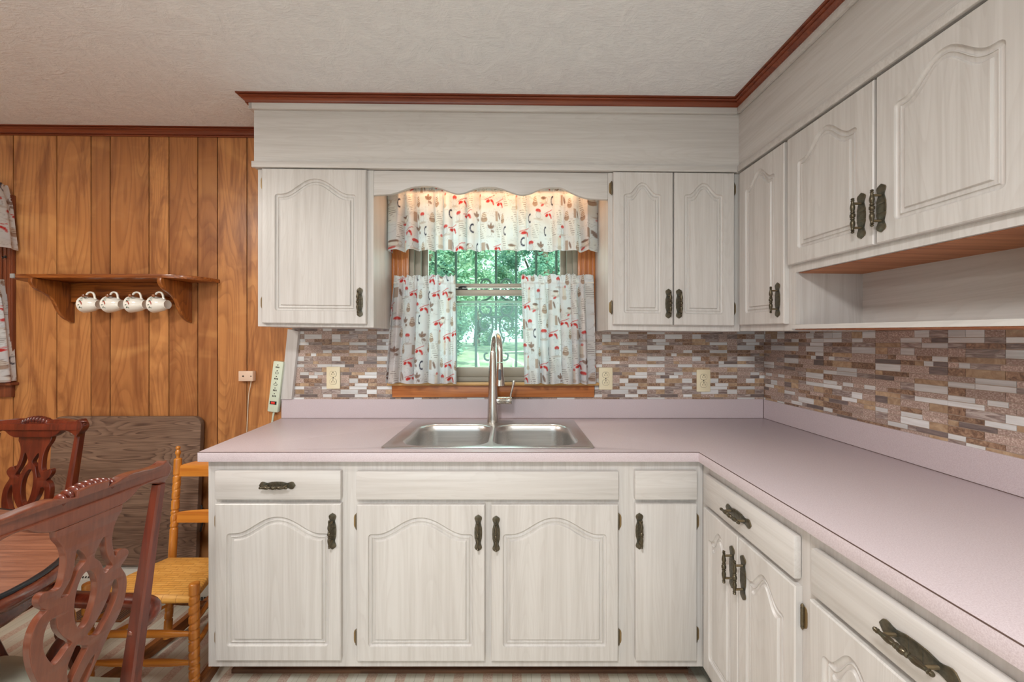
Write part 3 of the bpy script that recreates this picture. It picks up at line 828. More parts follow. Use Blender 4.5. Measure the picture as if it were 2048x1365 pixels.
# ---------------------------------------------------------------- worktop
CT = .914; CB = .879
ex, ey = .665, 1.39
hole = rounded(-.465, .288, 1.452, 1.862, .03)
out = [(-1.121, ey), (ex, ey), (ex, .36), (1.29, .36), (1.29, 2.0), (-1.183, 2.0)]
mb = MB().shape([out, hole], CT-CB, lambda u, v, w: (u, v, (CT+CB)/2+w), bev=.0012)
ct = mb.build('countertop', M['laminate'], None, smooth=40)
tag(ct, 'L-shaped pink speckled laminate worktop with a matching upstand', 'countertop')
mb = MB().box(-1.183, 1.2895, 2.0, 2.0125, CB, 1.0115, bev=.001); mb.box(1.29, 1.3015, .36, 1.9995, CB, 1.0115, bev=.001)
mb.build('upstand', M['laminate'], ct)
mb = MB(); e = .0004
mb.box(-1.121, ex-e, ey-e, ey+.001, CT-.0016, CT+e); mb.box(ex-e, ex+.001, .36, ey, CT-.0016, CT+e)
mb.box(-1.183, 1.29, 1.9988, 2.0002, CT-.001, CT+.0016); mb.box(1.2886, 1.2902, .36, 1.9988, CT-.001, CT+.0016); mb.box(1.2886, 1.29, 1.9975, 1.9988, CT, 1.0112)
mb.build('seam', M['seam'], ct, label='dark joint line along the laminate')

# ---------------------------------------------------------------- sink and tap
sk = empty('kitchen_sink', (-.09, 1.69, CT), 'stainless steel double bowl sink set in the pink worktop', 'sink')
zt = CT+.0042
R1 = rounded(-.486, .306, 1.4345, 1.952, .018)
B1 = rounded(-.42, -.094, 1.472, 1.828, .075, 10); B2 = rounded(-.07, .252, 1.472, 1.828, .075, 10)
mb = MB().shape([R1, rounded(-.428, -.088, 1.464, 1.836, .08, 10), rounded(-.076, .26, 1.464, 1.836, .08, 10)], .0034, lambda u, v, w: (u, v, CT+.0022+w), bev=.0012)
mb.build('rim', M['steel'], sk, world=True, smooth=40)
for Bx, (x0, x1) in ((B1, (-.42, -.094)), (B2, (-.07, .252))):
    cx, cy = (x0+x1)/2, 1.65
    mb = MB(); rings = []
    prof = [(1.0, .0018, .008), (1.0, .0, .004), (1.0, -.004, 0), (1, -.03, -.001), (1, -.12, -.005), (1, -.155, -.012), (1, -.172, -.026), (1, -.178, -.045), (.55, -.182, 0), (.14, -.184, 0)]
    for sc, dz, off in prof:
        ring = []
        for x, y in Bx:
            hx, hy = (x1-x0)/2, .178
            fx = (hx+off)/hx*sc; fy = (hy+off)/hy*sc
            ring.append((cx+(x-cx)*fx, cy+(y-cy)*fy, zt-.003+dz))
        rings.append(ring)
    mb.loft(rings, cap=False); mb.add(rings[-1], [tuple(range(len(Bx)))])
    mb.build('basin', M['steel'], sk, world=True, smooth=60)
    mb = MB().lathe([(.044, 0), (.042, .003), (.03, .002), (.028, -.001)], (cx, cy, zt-.187+.0005)); mb.build('drain', M['nickel'], sk, world=True, smooth=40)
fx, fy = -.092, 1.897; fz = CT+.0041
fc = empty('kitchen_faucet', (fx, fy, fz), 'brushed nickel pull-down kitchen tap with a side lever behind the sink', 'faucet')
mb = MB().lathe([(.0285, 0), (.0285, .004), (.0272, .03), (.0235, .16), (.0205, .27), (.0168, .335), (.0138, .345)], (0, 0, 0), n=32); mb.build('body', M['nickel'], fc, smooth=40)
end = Vector((-.053-fx, 1.702-fy, 0)); ex_, ey_ = end.x, end.y
pts = []
ztop = .3305; rad = .0995
for i in range(25):
    a = PI*i/24
    k = (1-math.cos(a))/2
    pts.append((ex_*k, ey_*k, ztop+math.sin(a)*.098))
pts = [(0, 0, .30), (0, 0, .318)] + pts + [(ex_, ey_, ztop-.03)]
mb = MB().tube(pts, .0132, 20); mb.build('spout', M['nickel'], fc, smooth=60)
hz = ztop-.030
mb = MB().lathe([(.0118, -.002), (.0132, -.003), (.014, -.012), (.0175, -.06), (.0215, -.098), (.0212, -.103), (.016, -.1035)], (ex_, ey_, hz), n=28); sh = mb.build('spray_head', M['nickel'], fc, smooth=40)
mb = MB(); o1 = rounded(-.0068, .0068, -.05, -.002, .0066, 5)
mb.shape([o1], .004, lambda u, v, w: (ex_+u, ey_-.0178-w+(v+.026)*.085, hz-.028+v), bev=.0012); mb.build('spray_button', M['rubber'], sh, smooth=40)
lz = .103
mb = MB().lathe([(.0165, -.0), (.0178, .014), (.0178, .062), (.0172, .063), (.0172, .0655), (.0178, .0665), (.0178, .088), (.0165, .0905), (.004, .0908)], (.0, 0, lz), 'X', 28); lv = mb.build('lever_hub', M['nickel'], fc, smooth=40)
mb = MB().tube([(.083, 0, lz+.012), (.086, -.001, lz+.03), (.097, -.004, lz+.075), (.101, -.005, lz+.092), (.1025, -.0055, lz+.097)], [.0045, .0048, .0066, .0072, .005], 14); mb.build('lever', M['nickel'], lv, smooth=50)

# ---------------------------------------------------------------- outlets
def outlet(x, z, label):
    r = empty('wall_outlet', (x, 2.0078, z), label, 'outlet', 'ivory outlets on the tiles')
    mb = MB().shape([rounded(-.035, .035, -.0572, .0572, .004)], .006, lambda u, v, w: (u, -.003-w, v), bev=.002); mb.build('cover_plate', M['ivory'], r, smooth=40)
    for s in (1, -1):
        mb = MB(); ring = [(.0172*math.cos(a)*1.0, s*.0195+.0172*min(max(math.sin(a), -.82), .82)) for a in [2*PI*i/28 for i in range(28)]]
        mb.shape([ring], .0025, lambda u, v, w: (u, -.0068-w, v), bev=.0006); rc = mb.build('receptacle', M['ivory'], r, smooth=40)
        mb = MB()
        mb.shape([ring, [(u*1.05, s*.0195+(v-s*.0195)*1.05) for u, v in ring]], .0006, lambda u, v, w: (u, -.0063-w, v))
        mb.box(-.0072, -.0052, -.0086, -.0078, s*.0195-.0045, s*.0195+.003); mb.box(.0052, .0072, -.0086, -.0078, s*.0195-.0045, s*.0195+.003)
        mb.lathe([(.0026, 0), (.0026, .0008)], (0, -.0078, s*.0195+.0085), '-Y', 10); mb.build('slots', M['slot'], rc)
    mb = MB().lathe([(.003, 0), (.0028, .0012)], (0, -.006, 0), '-Y', 12); mb.build('screw', M['slot'], r)
outlet(-.918, 1.1215, 'ivory wall outlet on the tiles left of the sink window')
outlet(.4815, 1.117, 'ivory wall outlet on the tiles just right of the curtain')
outlet(.984, 1.1065, 'ivory wall outlet on the tiles near the corner')

# leaning end board, power strip, phone box
mb = MB().loft([[(-1.183, 1.994, 1.0125), (-1.128, 1.994, 1.0125), (-1.124, 2.0065, 1.0125), (-1.179, 2.0065, 1.0125)], [(-1.147, 1.994, 1.372), (-1.092, 1.994, 1.360), (-1.088, 2.0065, 1.360), (-1.143, 2.0065, 1.372)]])
o = mb.build('end_board', M['oak_v']); tag(o, 'short whitewashed board leaning against the end of the tiles', 'board')
ps = empty('power_strip', (-1.2035, 2.012, 1.0775), 'pale green power strip hanging beside the leaning white board', 'power strip')
ps.rotation_euler = (0, math.radians(7), 0)
mb = MB().box(-.026, .026, -.03, -.001, -.13, .13, bev=.005); mb.build('housing', M['mint'], ps, smooth=40)
for i in range(6):
    z = .112-i*.0295; mb = MB()
    mb.lathe([(.0028, 0), (.0028, .001)], (0, -.0298, z), '-Y', 10)
    if i in (1, 3): mb.shape([rounded(-.009, .009, z-.0165, z-.0065, .004), rounded(-.0078, .0078, z-.0153, z-.0077, .003)], .0012, lambda u, v, w: (u, -.0304-w, v))
    else:
        for dx in (-.0068, 0, .0068): mb.box(dx-.002, dx+.002, -.031, -.0298, z-.0155, z-.008)
    mb.build('socket', M['slot'], ps)
mb = MB().box(-.0165, .0165, -.0315, -.0298, -.090, -.074); sw = mb.build('switch', M['black'], ps)
mb = MB().box(-.010, .010, -.034, -.0313, -.0875, -.0765, bev=.001); mb.build('rocker', M['red'], sw)
mb = MB().tube(smooth_pts([(0, -.014, -.128), (-.001, -.014, -.15), (-.004, -.012, -.19), (-.012, -.008, -.26), (-.02, -.008, -.4)], 6, False), .0048, 10); mb.build('cord', M['mint'], ps, smooth=60)
pj = empty('phone_jack', (-1.358, 2.0132, 1.131), 'small beige phone jack box screwed to the panelling with a thin cord', 'jack box')
mb = MB().box(-.037, .037, -.026, 0, -.026, .026, bev=.003); mb.build('box', M['beigeplastic'], pj, smooth=40)
mb = MB().lathe([(.004, 0), (.004, .0012)], (-.012, -.0262, 0), '-Y', 10); mb.build('screw', M['slot'], pj); mb = MB().lathe([(.003, 0), (.003, .0012)], (.028, -.0262, 0), '-Y', 10); mb.build('screw', M['slot'], pj)
mb = MB().tube(smooth_pts([(.019, -.012, -.024), (.016, -.01, -.045), (.004, -.006, -.09), (-.002, -.004, -.16), (-.006, -.004, -.25), (-.014, -.004, -.42), (-.02, -.004, -.6)], 6, False), .0022, 8); mb.build('cord', M['cord'], pj, smooth=60)
# ---------------------------------------------------------------- windows
def window(idx, w, casing, cx_label):
    x0, x1, z0, z1 = w
    r = empty('window_%d' % idx, ((x0+x1)/2, WB, z0), cx_label, 'window', kind='structure')
    cw = .089; yb = 2.0135
    def cas(a, b, c, d, mat, name='casing', flutes=None):
        mb = MB().box(a, b, yb-.017, yb-.0002, c, d, bev=.003)
        if flutes == 'v':
            n = 4
            for i in range(n):
                u = a+(b-a)*(i+.5)/n; mb.box(u-.0065, u+.0065, yb-.0205, yb-.0165, c+.002, d-.002, bev=.0018)
        elif flutes == 'h':
            for i in range(3):
                u = c+(d-c)*(i+.5)/3; mb.box(a+.002, b-.002, yb-.0205, yb-.0165, u-.009, u+.009, bev=.0018)
        mb.build(name, mat, r, world=True, smooth=40)
    cas(x0-cw, x0, z0-.012, z1+.06, casing[0], flutes='v'); cas(x1, x1+cw, z0-.012, z1+.06, casing[0], flutes='v'); cas(x0-cw, x1+cw, z1, z1+.06, casing[1], flutes='h')
    mb = MB().box(x0-cw-.015, x1+cw+.015, yb-.036, WB+.09, z0-.014, z0, bev=.003); mb.build('stool', casing[2], r, world=True, smooth=40)
    cas(x0-cw+.005, x1+cw-.005, z0-.076, z0-.0145, casing[1], 'apron', None)
    # aluminium frame
    f = MB(); fy0, fy1 = WB+.03, WB+.1
    f.box(x0, x0+.05, fy0, fy1, z0, z1); f.box(x1-.05, x1, fy0, fy1, z0, z1); f.box(x0, x1, fy0, fy1, z1-.04, z1); f.box(x0, x1, fy0, fy1, z0, z0+.022)
    f.box(x0, x0+.022, WB, fy0, z0, z1); f.box(x1-.022, x1, WB, fy0, z0, z1); f.box(x0+.05, x0+.062, fy0+.045, fy1, z0, z1); f.box(x1-.062, x1-.05, fy0+.045, fy1, z0, z1)
    f.build('frame', M['alu'], r, world=True)
    zm = 1.548
    def sash(name, ys, za, zb, tb, bb, sw=.042):
        s = MB(); s.box(x0+.05, x0+.05+sw, ys, ys+.022, za, zb, bev=.002); s.box(x1-.05-sw, x1-.05, ys, ys+.022, za, zb, bev=.002)
        s.box(x0+.05, x1-.05, ys, ys+.022, zb-tb, zb, bev=.002); s.box(x0+.05, x1-.05, ys, ys+.022, za, za+bb, bev=.002)
        so = s.build(name, M['alu'], r, world=True, smooth=40)
        g = MB().box(x0+.05+sw-.004, x1-.05-sw+.004, ys+.009, ys+.013, za+bb-.004, zb-tb+.004); g.build('pane', M['glass'], so, world=True)
        return so
    sash('upper_sash', fy0+.042, 1.597, z1-.03, .03, .022, .03)
    so = sash('lower_sash', fy0+.008, z0+.022, 1.582, .032, .052)
    mb = MB().box(x0+.06, x1-.06, fy0+.070, fy0+.078, 1.517, 1.530); mb.box(x0+.06, x1-.06, fy0+.070, fy0+.078, 1.503, 1.508); mb.build('screen_rail', M['alu_light'], r, world=True)
    mb = MB().box(x0+.05, x1-.05, fy0+.0735, fy0+.0745, z0+.02, 1.52); mb.build('insect_screen', M['screen'], r, world=True)
    for q in (.30, .73):
        xx = x0+(x1-x0)*q
        mb = MB().box(xx-.035, xx+.035, fy0+.006, fy0+.03, 1.582, 1.589, bev=.002); mb.tube([(xx-.012, fy0+.016, 1.592), (xx, fy0+.01, 1.597), (xx+.03, fy0+.0, 1.595)], .005, 8); mb.lathe([(.011, 0), (.009, .009)], (xx-.004, fy0+.017, 1.588)); mb.build('sash_lock', M['black'], r, world=True, smooth=40)
    return r
window(1, W1, (M['casing'], M['casing_h'], M['sillwood']), 'sink window with taupe sashes and orange wood casing')
window(2, W2_, (M['darkcasing'], M['darkcasing'], M['darkcasing']), 'window with brown casing at the left edge')

def scroll(cx, cz, r0, turns, start, dirn, n=34):
    pts = []
    for i in range(n+1):
        t = i/n; a = start+dirn*turns*2*PI*t; r = r0*(1-.82*t)
        pts.append((cx+r*math.cos(a), cz+r*math.sin(a)))
    return pts
def grille(x0, x1, z0, z1, xc, label):
    yg = 2.265
    r = empty('window_grille', (xc, yg, z0), label, 'window grille')
    k = -4
    for k in range(-3, 4):
        mb = MB().box(xc+k*.1165-.0065, xc+k*.1165+.0065, yg-.0065, yg+.0065, z0, z1); mb.build('bar', M['iron'], r, world=True)
    for z in (z0, z1-.02):
        mb = MB().box(x0, x1, yg-.006, yg+.006, z, z+.016); mb.build('rail', M['iron'], r, world=True)
    for (xx, zz) in ((x0+.004, z0+.004), (x1-.016, z0+.004), (x0+.004, z1-.016), (x1-.016, z1-.016)):
        mb = MB().box(xx, xx+.012, WB+.11, yg-.006, zz, zz+.012); mb.build('bracket', M['iron'], r, world=True)
    for s in (-1, 1):
        for pts in (
            [(.008, 1.60), (.02, 1.63), (.045, 1.668), (.075, 1.668), (.09, 1.64), (.085, 1.612), (.065, 1.604), (.052, 1.62)],
            [(.012, 1.60), (.028, 1.575), (.05, 1.555), (.08, 1.545), (.094, 1.525), (.094, 1.49), (.075, 1.465), (.045, 1.465), (.03, 1.488), (.038, 1.508), (.058, 1.508)],
            [(.03, 1.45), (.06, 1.46), (.088, 1.44), (.096, 1.41), (.08, 1.38), (.055, 1.378), (.044, 1.398), (.056, 1.412)],
            [(.03, 1.45), (.022, 1.42), (.022, 1.375), (.032, 1.34), (.045, 1.318), (.028, 1.285), (.01, 1.262)],
            [(.012, 1.262), (.02, 1.235), (.04, 1.20), (.064, 1.205), (.068, 1.232), (.05, 1.24)]):
            pp = [(xc+s*u, yg+.012, v) for u, v in smooth_pts(pts, 5, False)]
            mb = MB().tube(pp, .0062, 6); mb.build('scroll', M['iron'], r, world=True, smooth=60)
    mb = MB().box(xc-.016, xc+.016, yg-.01, yg+.018, 1.585, 1.61, bev=.004); mb.build('collar', M['iron'], r, world=True); mb = MB().box(xc-.03, xc+.03, yg-.008, yg+.019, 1.443, 1.455, bev=.003); mb.build('collar', M['iron'], r, world=True)
grille(-.50, .31, 1.06, 2.05, -.0925, 'painted iron security grille with scrolls outside the sink window')

# ---------------------------------------------------------------- curtains
def make_print(U, V, seed, dark=0):
    """cafe print: cups, cakes, leaves, red ribbons and small lines of script, as a colour for every point of the cloth (metres)"""
    rg = np.random.RandomState(seed); n = U.size
    col = np.tile(np.array([.79, .80, .82]), (n, 1))
    def put(mask, c, a=1.0):
        mask = np.clip(mask, 0, 1)[:, None]*a; col[:] = col*(1-mask)+np.array(c)*mask
    def soft(d, w=.0015): return np.clip(.5-d/w, 0, 1)
    def ell(cx, cy, rx, ry, ang=0):
        c, s = math.cos(ang), math.sin(ang); x = (U-cx)*c+(V-cy)*s; y = -(U-cx)*s+(V-cy)*c
        return (np.sqrt((x/rx)**2+(y/ry)**2)-1)*min(rx, ry)
    def seg(ax, ay, bx, by, w):
        dx, dy = bx-ax, by-ay; l = dx*dx+dy*dy; t = np.clip(((U-ax)*dx+(V-ay)*dy)/l, 0, 1)
        return np.hypot(U-ax-t*dx, V-ay-t*dy)-w
    brown = (.22, .12, .085); lbrown = (.46, .33, .26); red = (.62, .055, .05); navy = (.05, .05, .085); grey = (.42, .39, .39); cream = (.74, .60, .46)
    U = U/1.1; V = V/1.1
    umax, vmax = U.max(), V.max()
    # washes and faint handwriting
    for _ in range(int(umax*vmax*260)):
        put(soft(ell(rg.uniform(0, umax), rg.uniform(0, vmax), rg.uniform(.02, .05), rg.uniform(.01, .03), rg.uniform(-.5, .5)), .02), [(.66, .60, .57), (.70, .71, .76), (.74, .66, .60)][rg.randint(3)], .3)
    for _ in range(int(umax*vmax*420)):
        cx, cy = rg.uniform(0, umax), rg.uniform(0, vmax); w = rg.uniform(.02, .05)
        m = (np.abs(U-cx) < w) & (np.abs(V-cy) < .016)
        z = np.abs(V-cy-.007*np.sin((U-cx)*260+3*np.sin((U-cx)*90)))
        put(np.where(m, soft(z-.001), 0), grey, .5)
    cell = .064; k = 0; order = []
    ny = int(vmax/cell)+2; nx = int(umax/cell)+2
    for j in range(ny):
        for i in range(nx):
            cx = (i+.5*(j % 2))*cell+rg.uniform(-.012, .012); cy = (j+.4)*cell+rg.uniform(-.012, .012); kind = (0, 1, 2, 3, 2, 4, 5, 6, 7, 2, 8, 0, 4)[(i*3+j*5+rg.randint(0, 3)) % 13]
            if kind == 0:                                                # red ribbon
                put(soft(seg(cx-.03, cy, cx+.03, cy+.018, .0015)), red); put(soft(ell(cx-.012, cy-.006, .013, .007, .3)), red); put(soft(ell(cx+.014, cy-.004, .011, .006, -.4)), red); put(soft(ell(cx+.022, cy-.014, .005, .009, .3)), red, .9)
            elif kind == 1:                                              # leaves
                for a in (.6, 1.5, 2.5): put(soft(ell(cx+.012*math.cos(a), cy+.014*math.sin(a), .013, .0065, a)), brown, .85)
                for a in (.6, 1.5, 2.5): put(soft(seg(cx, cy, cx+.018*math.cos(a), cy+.02*math.sin(a), .0006)), lbrown)
                put(soft(seg(cx, cy, cx+.004, cy-.026, .0012)), brown); put(soft(ell(cx+.012, cy-.011, .009, .006, -.5)), brown, .8)
            elif kind == 2:                                              # lines of small script
                put(np.where((np.abs(U-cx) < .022) & (np.abs(V-cy) < .036), 1, 0), (.84, .82, .78), .5)
                for q in range(8):
                    vy = cy+.03-q*.0085; ww = rg.uniform(.011, .02)
                    m = (np.abs(U-cx) < ww) & (np.sin(U*1900+q*7) > -.55)
                    put(np.where(m, soft(np.abs(V-vy)-.0012), 0), (.2, .16, .15), .8)
            elif kind == 3:                                              # cup on a saucer
                put(soft(ell(cx, cy-.014, .03, .006)), lbrown, .55); put(soft(np.maximum(ell(cx, cy+.008, .019, .021), V-cy-.008)), (.80, .74, .68), 1); put(soft(ell(cx, cy+.008, .019, .0055)), brown, .9)
                put(soft(np.abs(ell(cx+.022, cy, .008, .009))-.0012), lbrown, .8); put(soft(ell(cx-.01, cy-.022, .012, .005, .3)), red, .9)
            elif kind == 4:                                              # cake
                put(soft(ell(cx, cy-.008, .015, .013)), lbrown); put(soft(ell(cx, cy+.008, .012, .012)), (.75, .66, .58))
                for q in range(4): put(soft(seg(cx-.012+q*.002, cy-.006+q*.008, cx+.011-q*.002, cy-.002+q*.008, .0015)), brown, .85)
            elif kind == 5:                                              # dark handle
                d = np.abs(ell(cx, cy, .010, .017))-.0024; put(np.where(U < cx+.005, soft(d), 0), navy)
                put(soft(ell(cx+.014, cy, .014, .02)), (.78, .77, .77), .6)
            elif kind == 6:                                              # bottle
                put(soft(np.maximum(np.abs(U-cx)-.009, np.abs(V-cy)-.03)), cream, .6); put(soft(ell(cx, cy-.02, .013, .009)), lbrown, .5); put(soft(ell(cx+.004, cy+.03, .006, .006)), red, .8)
            elif kind == 7:                                              # chocolate bar and pod
                put(soft(np.maximum(np.abs(U-cx)-.009, np.abs(V-cy)-.022)), lbrown, .9)
                for q in range(3): put(soft(np.abs(V-cy-.012+q*.012)-.0012), lbrown, 0)
                put(soft(ell(cx+.02, cy, .006, .017, .35)), brown, .85)
            else:                                                        # cherry cup
                put(soft(ell(cx, cy+.012, .016, .009)), red, .95); put(soft(np.maximum(np.abs(U-cx)-.013, np.abs(V-cy+.008)-.014)), (.70, .72, .76), .7); put(soft(np.abs(ell(cx, cy-.008, .014, .016))-.001), grey, .8); put(soft(ell(cx, cy-.026, .028, .005)), lbrown, .45)
    return col

def curtain(name, label, group, xt, xb, y0, zt, zb, full, folds, seed, head=.016, rod=None, ret=(0, 0), amp=(.006, .016), hem_drop=0, res=.0033, rodname='rod'):
    """xt, xb: left and right edge at the top and the bottom; ret: cloth returned to the wall at each end"""
    rg = np.random.RandomState(seed)
    w = xb[1]-xb[0]; nu = int(w*full/res); h = zt-zb; nv = int(h/res)
    s = np.linspace(0, 1, nu); t = np.linspace(0, 1, nv)                  # t = 0 at the bottom
    ph = np.cumsum(rg.uniform(.25, 1.75, nu//16+2)); ph = np.interp(np.linspace(0, 1, nu), np.linspace(0, 1, len(ph)), ph); ph = ph/ph[-1]*folds*2*PI
    ph2 = ph*2.7+rg.uniform(0, 6); am = np.interp(s, np.linspace(0, 1, 14), rg.uniform(.35, 1.4, 14))
    S, T = np.meshgrid(s, t); PH = np.tile(ph, (nv, 1)); PH2 = np.tile(ph2, (nv, 1)); AM = np.tile(am, (nv, 1))
    z_ab = zt-h*(1-T)                                                   # height
    dz = zt-z_ab
    gat = np.exp(-np.maximum(dz-head-.012, 0)/.05)                     # gathered near the rod
    A = amp[0]*gat*.8+amp[1]*(1-gat)*(.7+.3*(1-T))
    A = A*np.where(dz < head+.012, .55, 1)
    ruff = np.where(dz < head, (head-dz)/head, 0)
    Y = y0-np.where(dz < head+.022, .0065, .0065*np.exp(-np.maximum(dz-head-.022, 0)/.02))+A*AM*np.sin(PH+.35*np.sin(PH*.37+3*T))+.35*A*np.sin(PH2)*gat+ruff*.006*np.sin(PH2*1.7+1)
    side = np.clip((dz)/h, 0, 1)**.8
    x0 = xt[0]+(xb[0]-xt[0])*side; x1 = xt[1]+(xb[1]-xt[1])*side
    X = x0+(x1-x0)*S+.30*A*np.cos(PH)*np.sin(PI*S)*1.2
    Z = z_ab+ruff*.008*(np.interp(S, np.linspace(0, 1, folds*5), rg.uniform(-1, 1, folds*5)))+(1-T)**6*(.003*np.sin(PH*.5+1)+hem_drop*(S-.5))
    if ret[0] or ret[1]:
        for k, r in enumerate(ret):
            if not r: continue
            frac = r/w/full*1.35
            e = np.clip((frac-S)/frac, 0, 1) if k == 0 else np.clip((S-1+frac)/frac, 0, 1)
            Y = Y+e*r; edge = x0 if k == 0 else x1
            X = X*(1-np.minimum(e*4, 1))+np.minimum(e*4, 1)*(edge+.25*A*np.sin(PH))
    v = np.stack([X.ravel(), Y.ravel(), Z.ravel()], 1)
    idx = np.arange(nu*nv).reshape(nv, nu)
    f = np.stack([idx[:-1, :-1], idx[:-1, 1:], idx[1:, 1:], idx[1:, :-1]], -1).reshape(-1, 4)
    me = bpy.data.meshes.new(name)
    me.vertices.add(len(v)); me.vertices.foreach_set('co', v.astype(np.float32).ravel())
    me.loops.add(f.size); me.loops.foreach_set('vertex_index', f.ravel().astype(np.int32))
    me.polygons.add(len(f)); me.polygons.foreach_set('loop_start', np.arange(0, f.size, 4, dtype=np.int32)); me.polygons.foreach_set('loop_total', np.full(len(f), 4, dtype=np.int32))
    me.update(); me.validate()
    U = (S*w*full).ravel(); V = (T*h).ravel()
    c = make_print(U, V, seed)
    hem = (V < .016) & (V > .0145); c[hem] *= .9
    at = me.attributes.new('print', 'FLOAT_COLOR', 'POINT'); at.data.foreach_set('color', np.concatenate([c, np.ones((len(c), 1))], 1).astype(np.float32).ravel())
    me.materials.append(M['fabric']); me.shade_smooth()
    root = empty(name, ((xt[0]+xt[1])/2, y0, zt), label, 'curtain', group)
    o = bpy.data.objects.new('cloth', me); C.objects.link(o); o.parent = root; o.location = -Vector(root.location)
    mb = MB().tube([(xt[0]+.002, y0, zt-head-.006), (xt[1]-.002, y0, zt-head-.006)], .003, 8)
    for k, r in enumerate(ret):
        if r: xx = xt[k]+(.002 if k == 0 else -.002); mb.tube([(xx, y0, zt-head-.006), (xx, 2.0-.005, zt-head-.006)], .003, 8)
    mb.build('rod', M['white'], root, world=True)
    return root
YV = 1.905
curtain('valance_curtain', 'gathered cafe print valance hanging across the top of the sink window', None, (-.612, .422), (-.612, .429), YV, 2.054, 1.752, 1.6, 15, 11, ret=(.06, .06), amp=(.006, .022), hem_drop=-.002)
YT = 1.945
curtain('tier_curtain', 'gathered cafe print half curtain on the left side of the sink window', 'half curtains of the sink window', (-.590, -.282), (-.632, -.277), YT, 1.636, 1.099, 1.7, 7, 23, head=.03, ret=(.05, 0), amp=(.009, .020))
curtain('tier_curtain', 'gathered cafe print half curtain on the right side of the sink window', 'half curtains of the sink window', (.044, .408), (.062, .424), YT, 1.638, 1.097, 1.7, 8, 37, head=.03, ret=(0, .05), amp=(.009, .020))
curtain('valance_curtain', 'end of a cafe print valance at the far left edge of the panelled wall', None, (-3.70, -2.575), (-3.70, -2.53), 1.905, 2.105, 1.776, 1.3, 15, 51, ret=(.06, .095), amp=(.005, .014), res=.0042)
curtain('tier_curtain', 'end of a cafe print half curtain at the far left edge of the panelled wall', None, (-3.0, -2.595), (-3.0, -2.546), YT, 1.62, 1.105, 1.5, 8, 63, head=.03, ret=(0, .06), amp=(.005, .012), res=.0042)
hk = MB().tube([(-2.587, 1.994, 1.74), (-2.582, 1.975, 1.738), (-2.570, 1.968, 1.728), (-2.560, 1.968, 1.735), (-2.559, 1.969, 1.743)], .0022, 8)
hk.lathe([(.006, 0), (.004, .004)], (-2.587, 1.9925, 1.74), '-Y', 10)
o = hk.build('cup_hook', M['black'], smooth=60); tag(o, 'small dark cup hook screwed into the brown window casing', 'hook')
# strip light under the soffit over the sink, hidden by the scalloped board
lt = empty('strip_light', (-.09, 1.85, 2.05), 'small strip light over the sink behind the scalloped board', 'light')
mb = MB().box(-.54, .36, 1.835, 1.87, 2.046, 2.058, bev=.002); mb.build('housing', M['white'], lt, world=True)
# ---------------------------------------------------------------- wall shelf and cups
sf = empty('wall_shelf', (-1.95, 2.0133, 1.609), 'brown oak wall shelf with two scrolled brackets and a peg rail on the panelling', 'shelf')
yb = 2.0132
front = [(-2.47, yb), (-2.455, 1.96), (-2.42, 1.90), (-2.385, 1.86), (-2.352, 1.843)] + [(-2.0, 1.842), (-1.66, 1.842)] + [(-1.61, 1.85), (-1.57, 1.875), (-1.538, 1.915), (-1.515, 1.96), (-1.508, yb)]
mb = MB().shape([front], .019, lambda u, v, w: (u, v, 1.6185+w), bev=.003); mb.build('shelf_board', M['shelfwood'], sf, world=True, smooth=40)
br = [(0, 1.6085), (-.178, 1.6085), (-.181, 1.592), (-.172, 1.572), (-.155, 1.556), (-.133, 1.546), (-.112, 1.534), (-.095, 1.517), (-.083, 1.494), (-.072, 1.468), (-.058, 1.443), (-.04, 1.424), (-.02, 1.412), (0, 1.404)]
brs = [br[0]] + smooth_pts(br[1:], 4, False)
for xx in (-2.267, -1.66):
    mb = MB().shape([brs], .021, lambda u, v, w: (xx+w, yb+u, v), bev=.004); mb.build('bracket', M['shelfwood_v'], sf, world=True, smooth=40)
mb = MB().box(-2.256, -1.671, yb-.019, yb, 1.508, 1.6085, bev=.002); mb.build('peg_rail', M['shelfwood'], sf, world=True, smooth=40)
cups = [-1.786, -1.900, -2.011, -2.130]
for cx in cups:
    mb = MB().lathe([(.0055, 0), (.0045, .02), (.0045, .075), (.008, .082), (.008, .088), (.003, .092)], (cx+.030, yb-.018, 1.5335), '-Y', 12); mb.build('peg', M['shelfwood_v'], sf, world=True, smooth=40)
mb = MB().shape([[(-2.364, 1.852), (-2.372, 1.846), (-2.367, 1.838), (-2.348, 1.8385), (-2.348, 1.8425)]], .021, lambda u, v, w: (u, v, 1.6185+w), bev=.001); mb.build('corner_guard', M['clear'], sf, world=True, label='clear plastic corner guard')

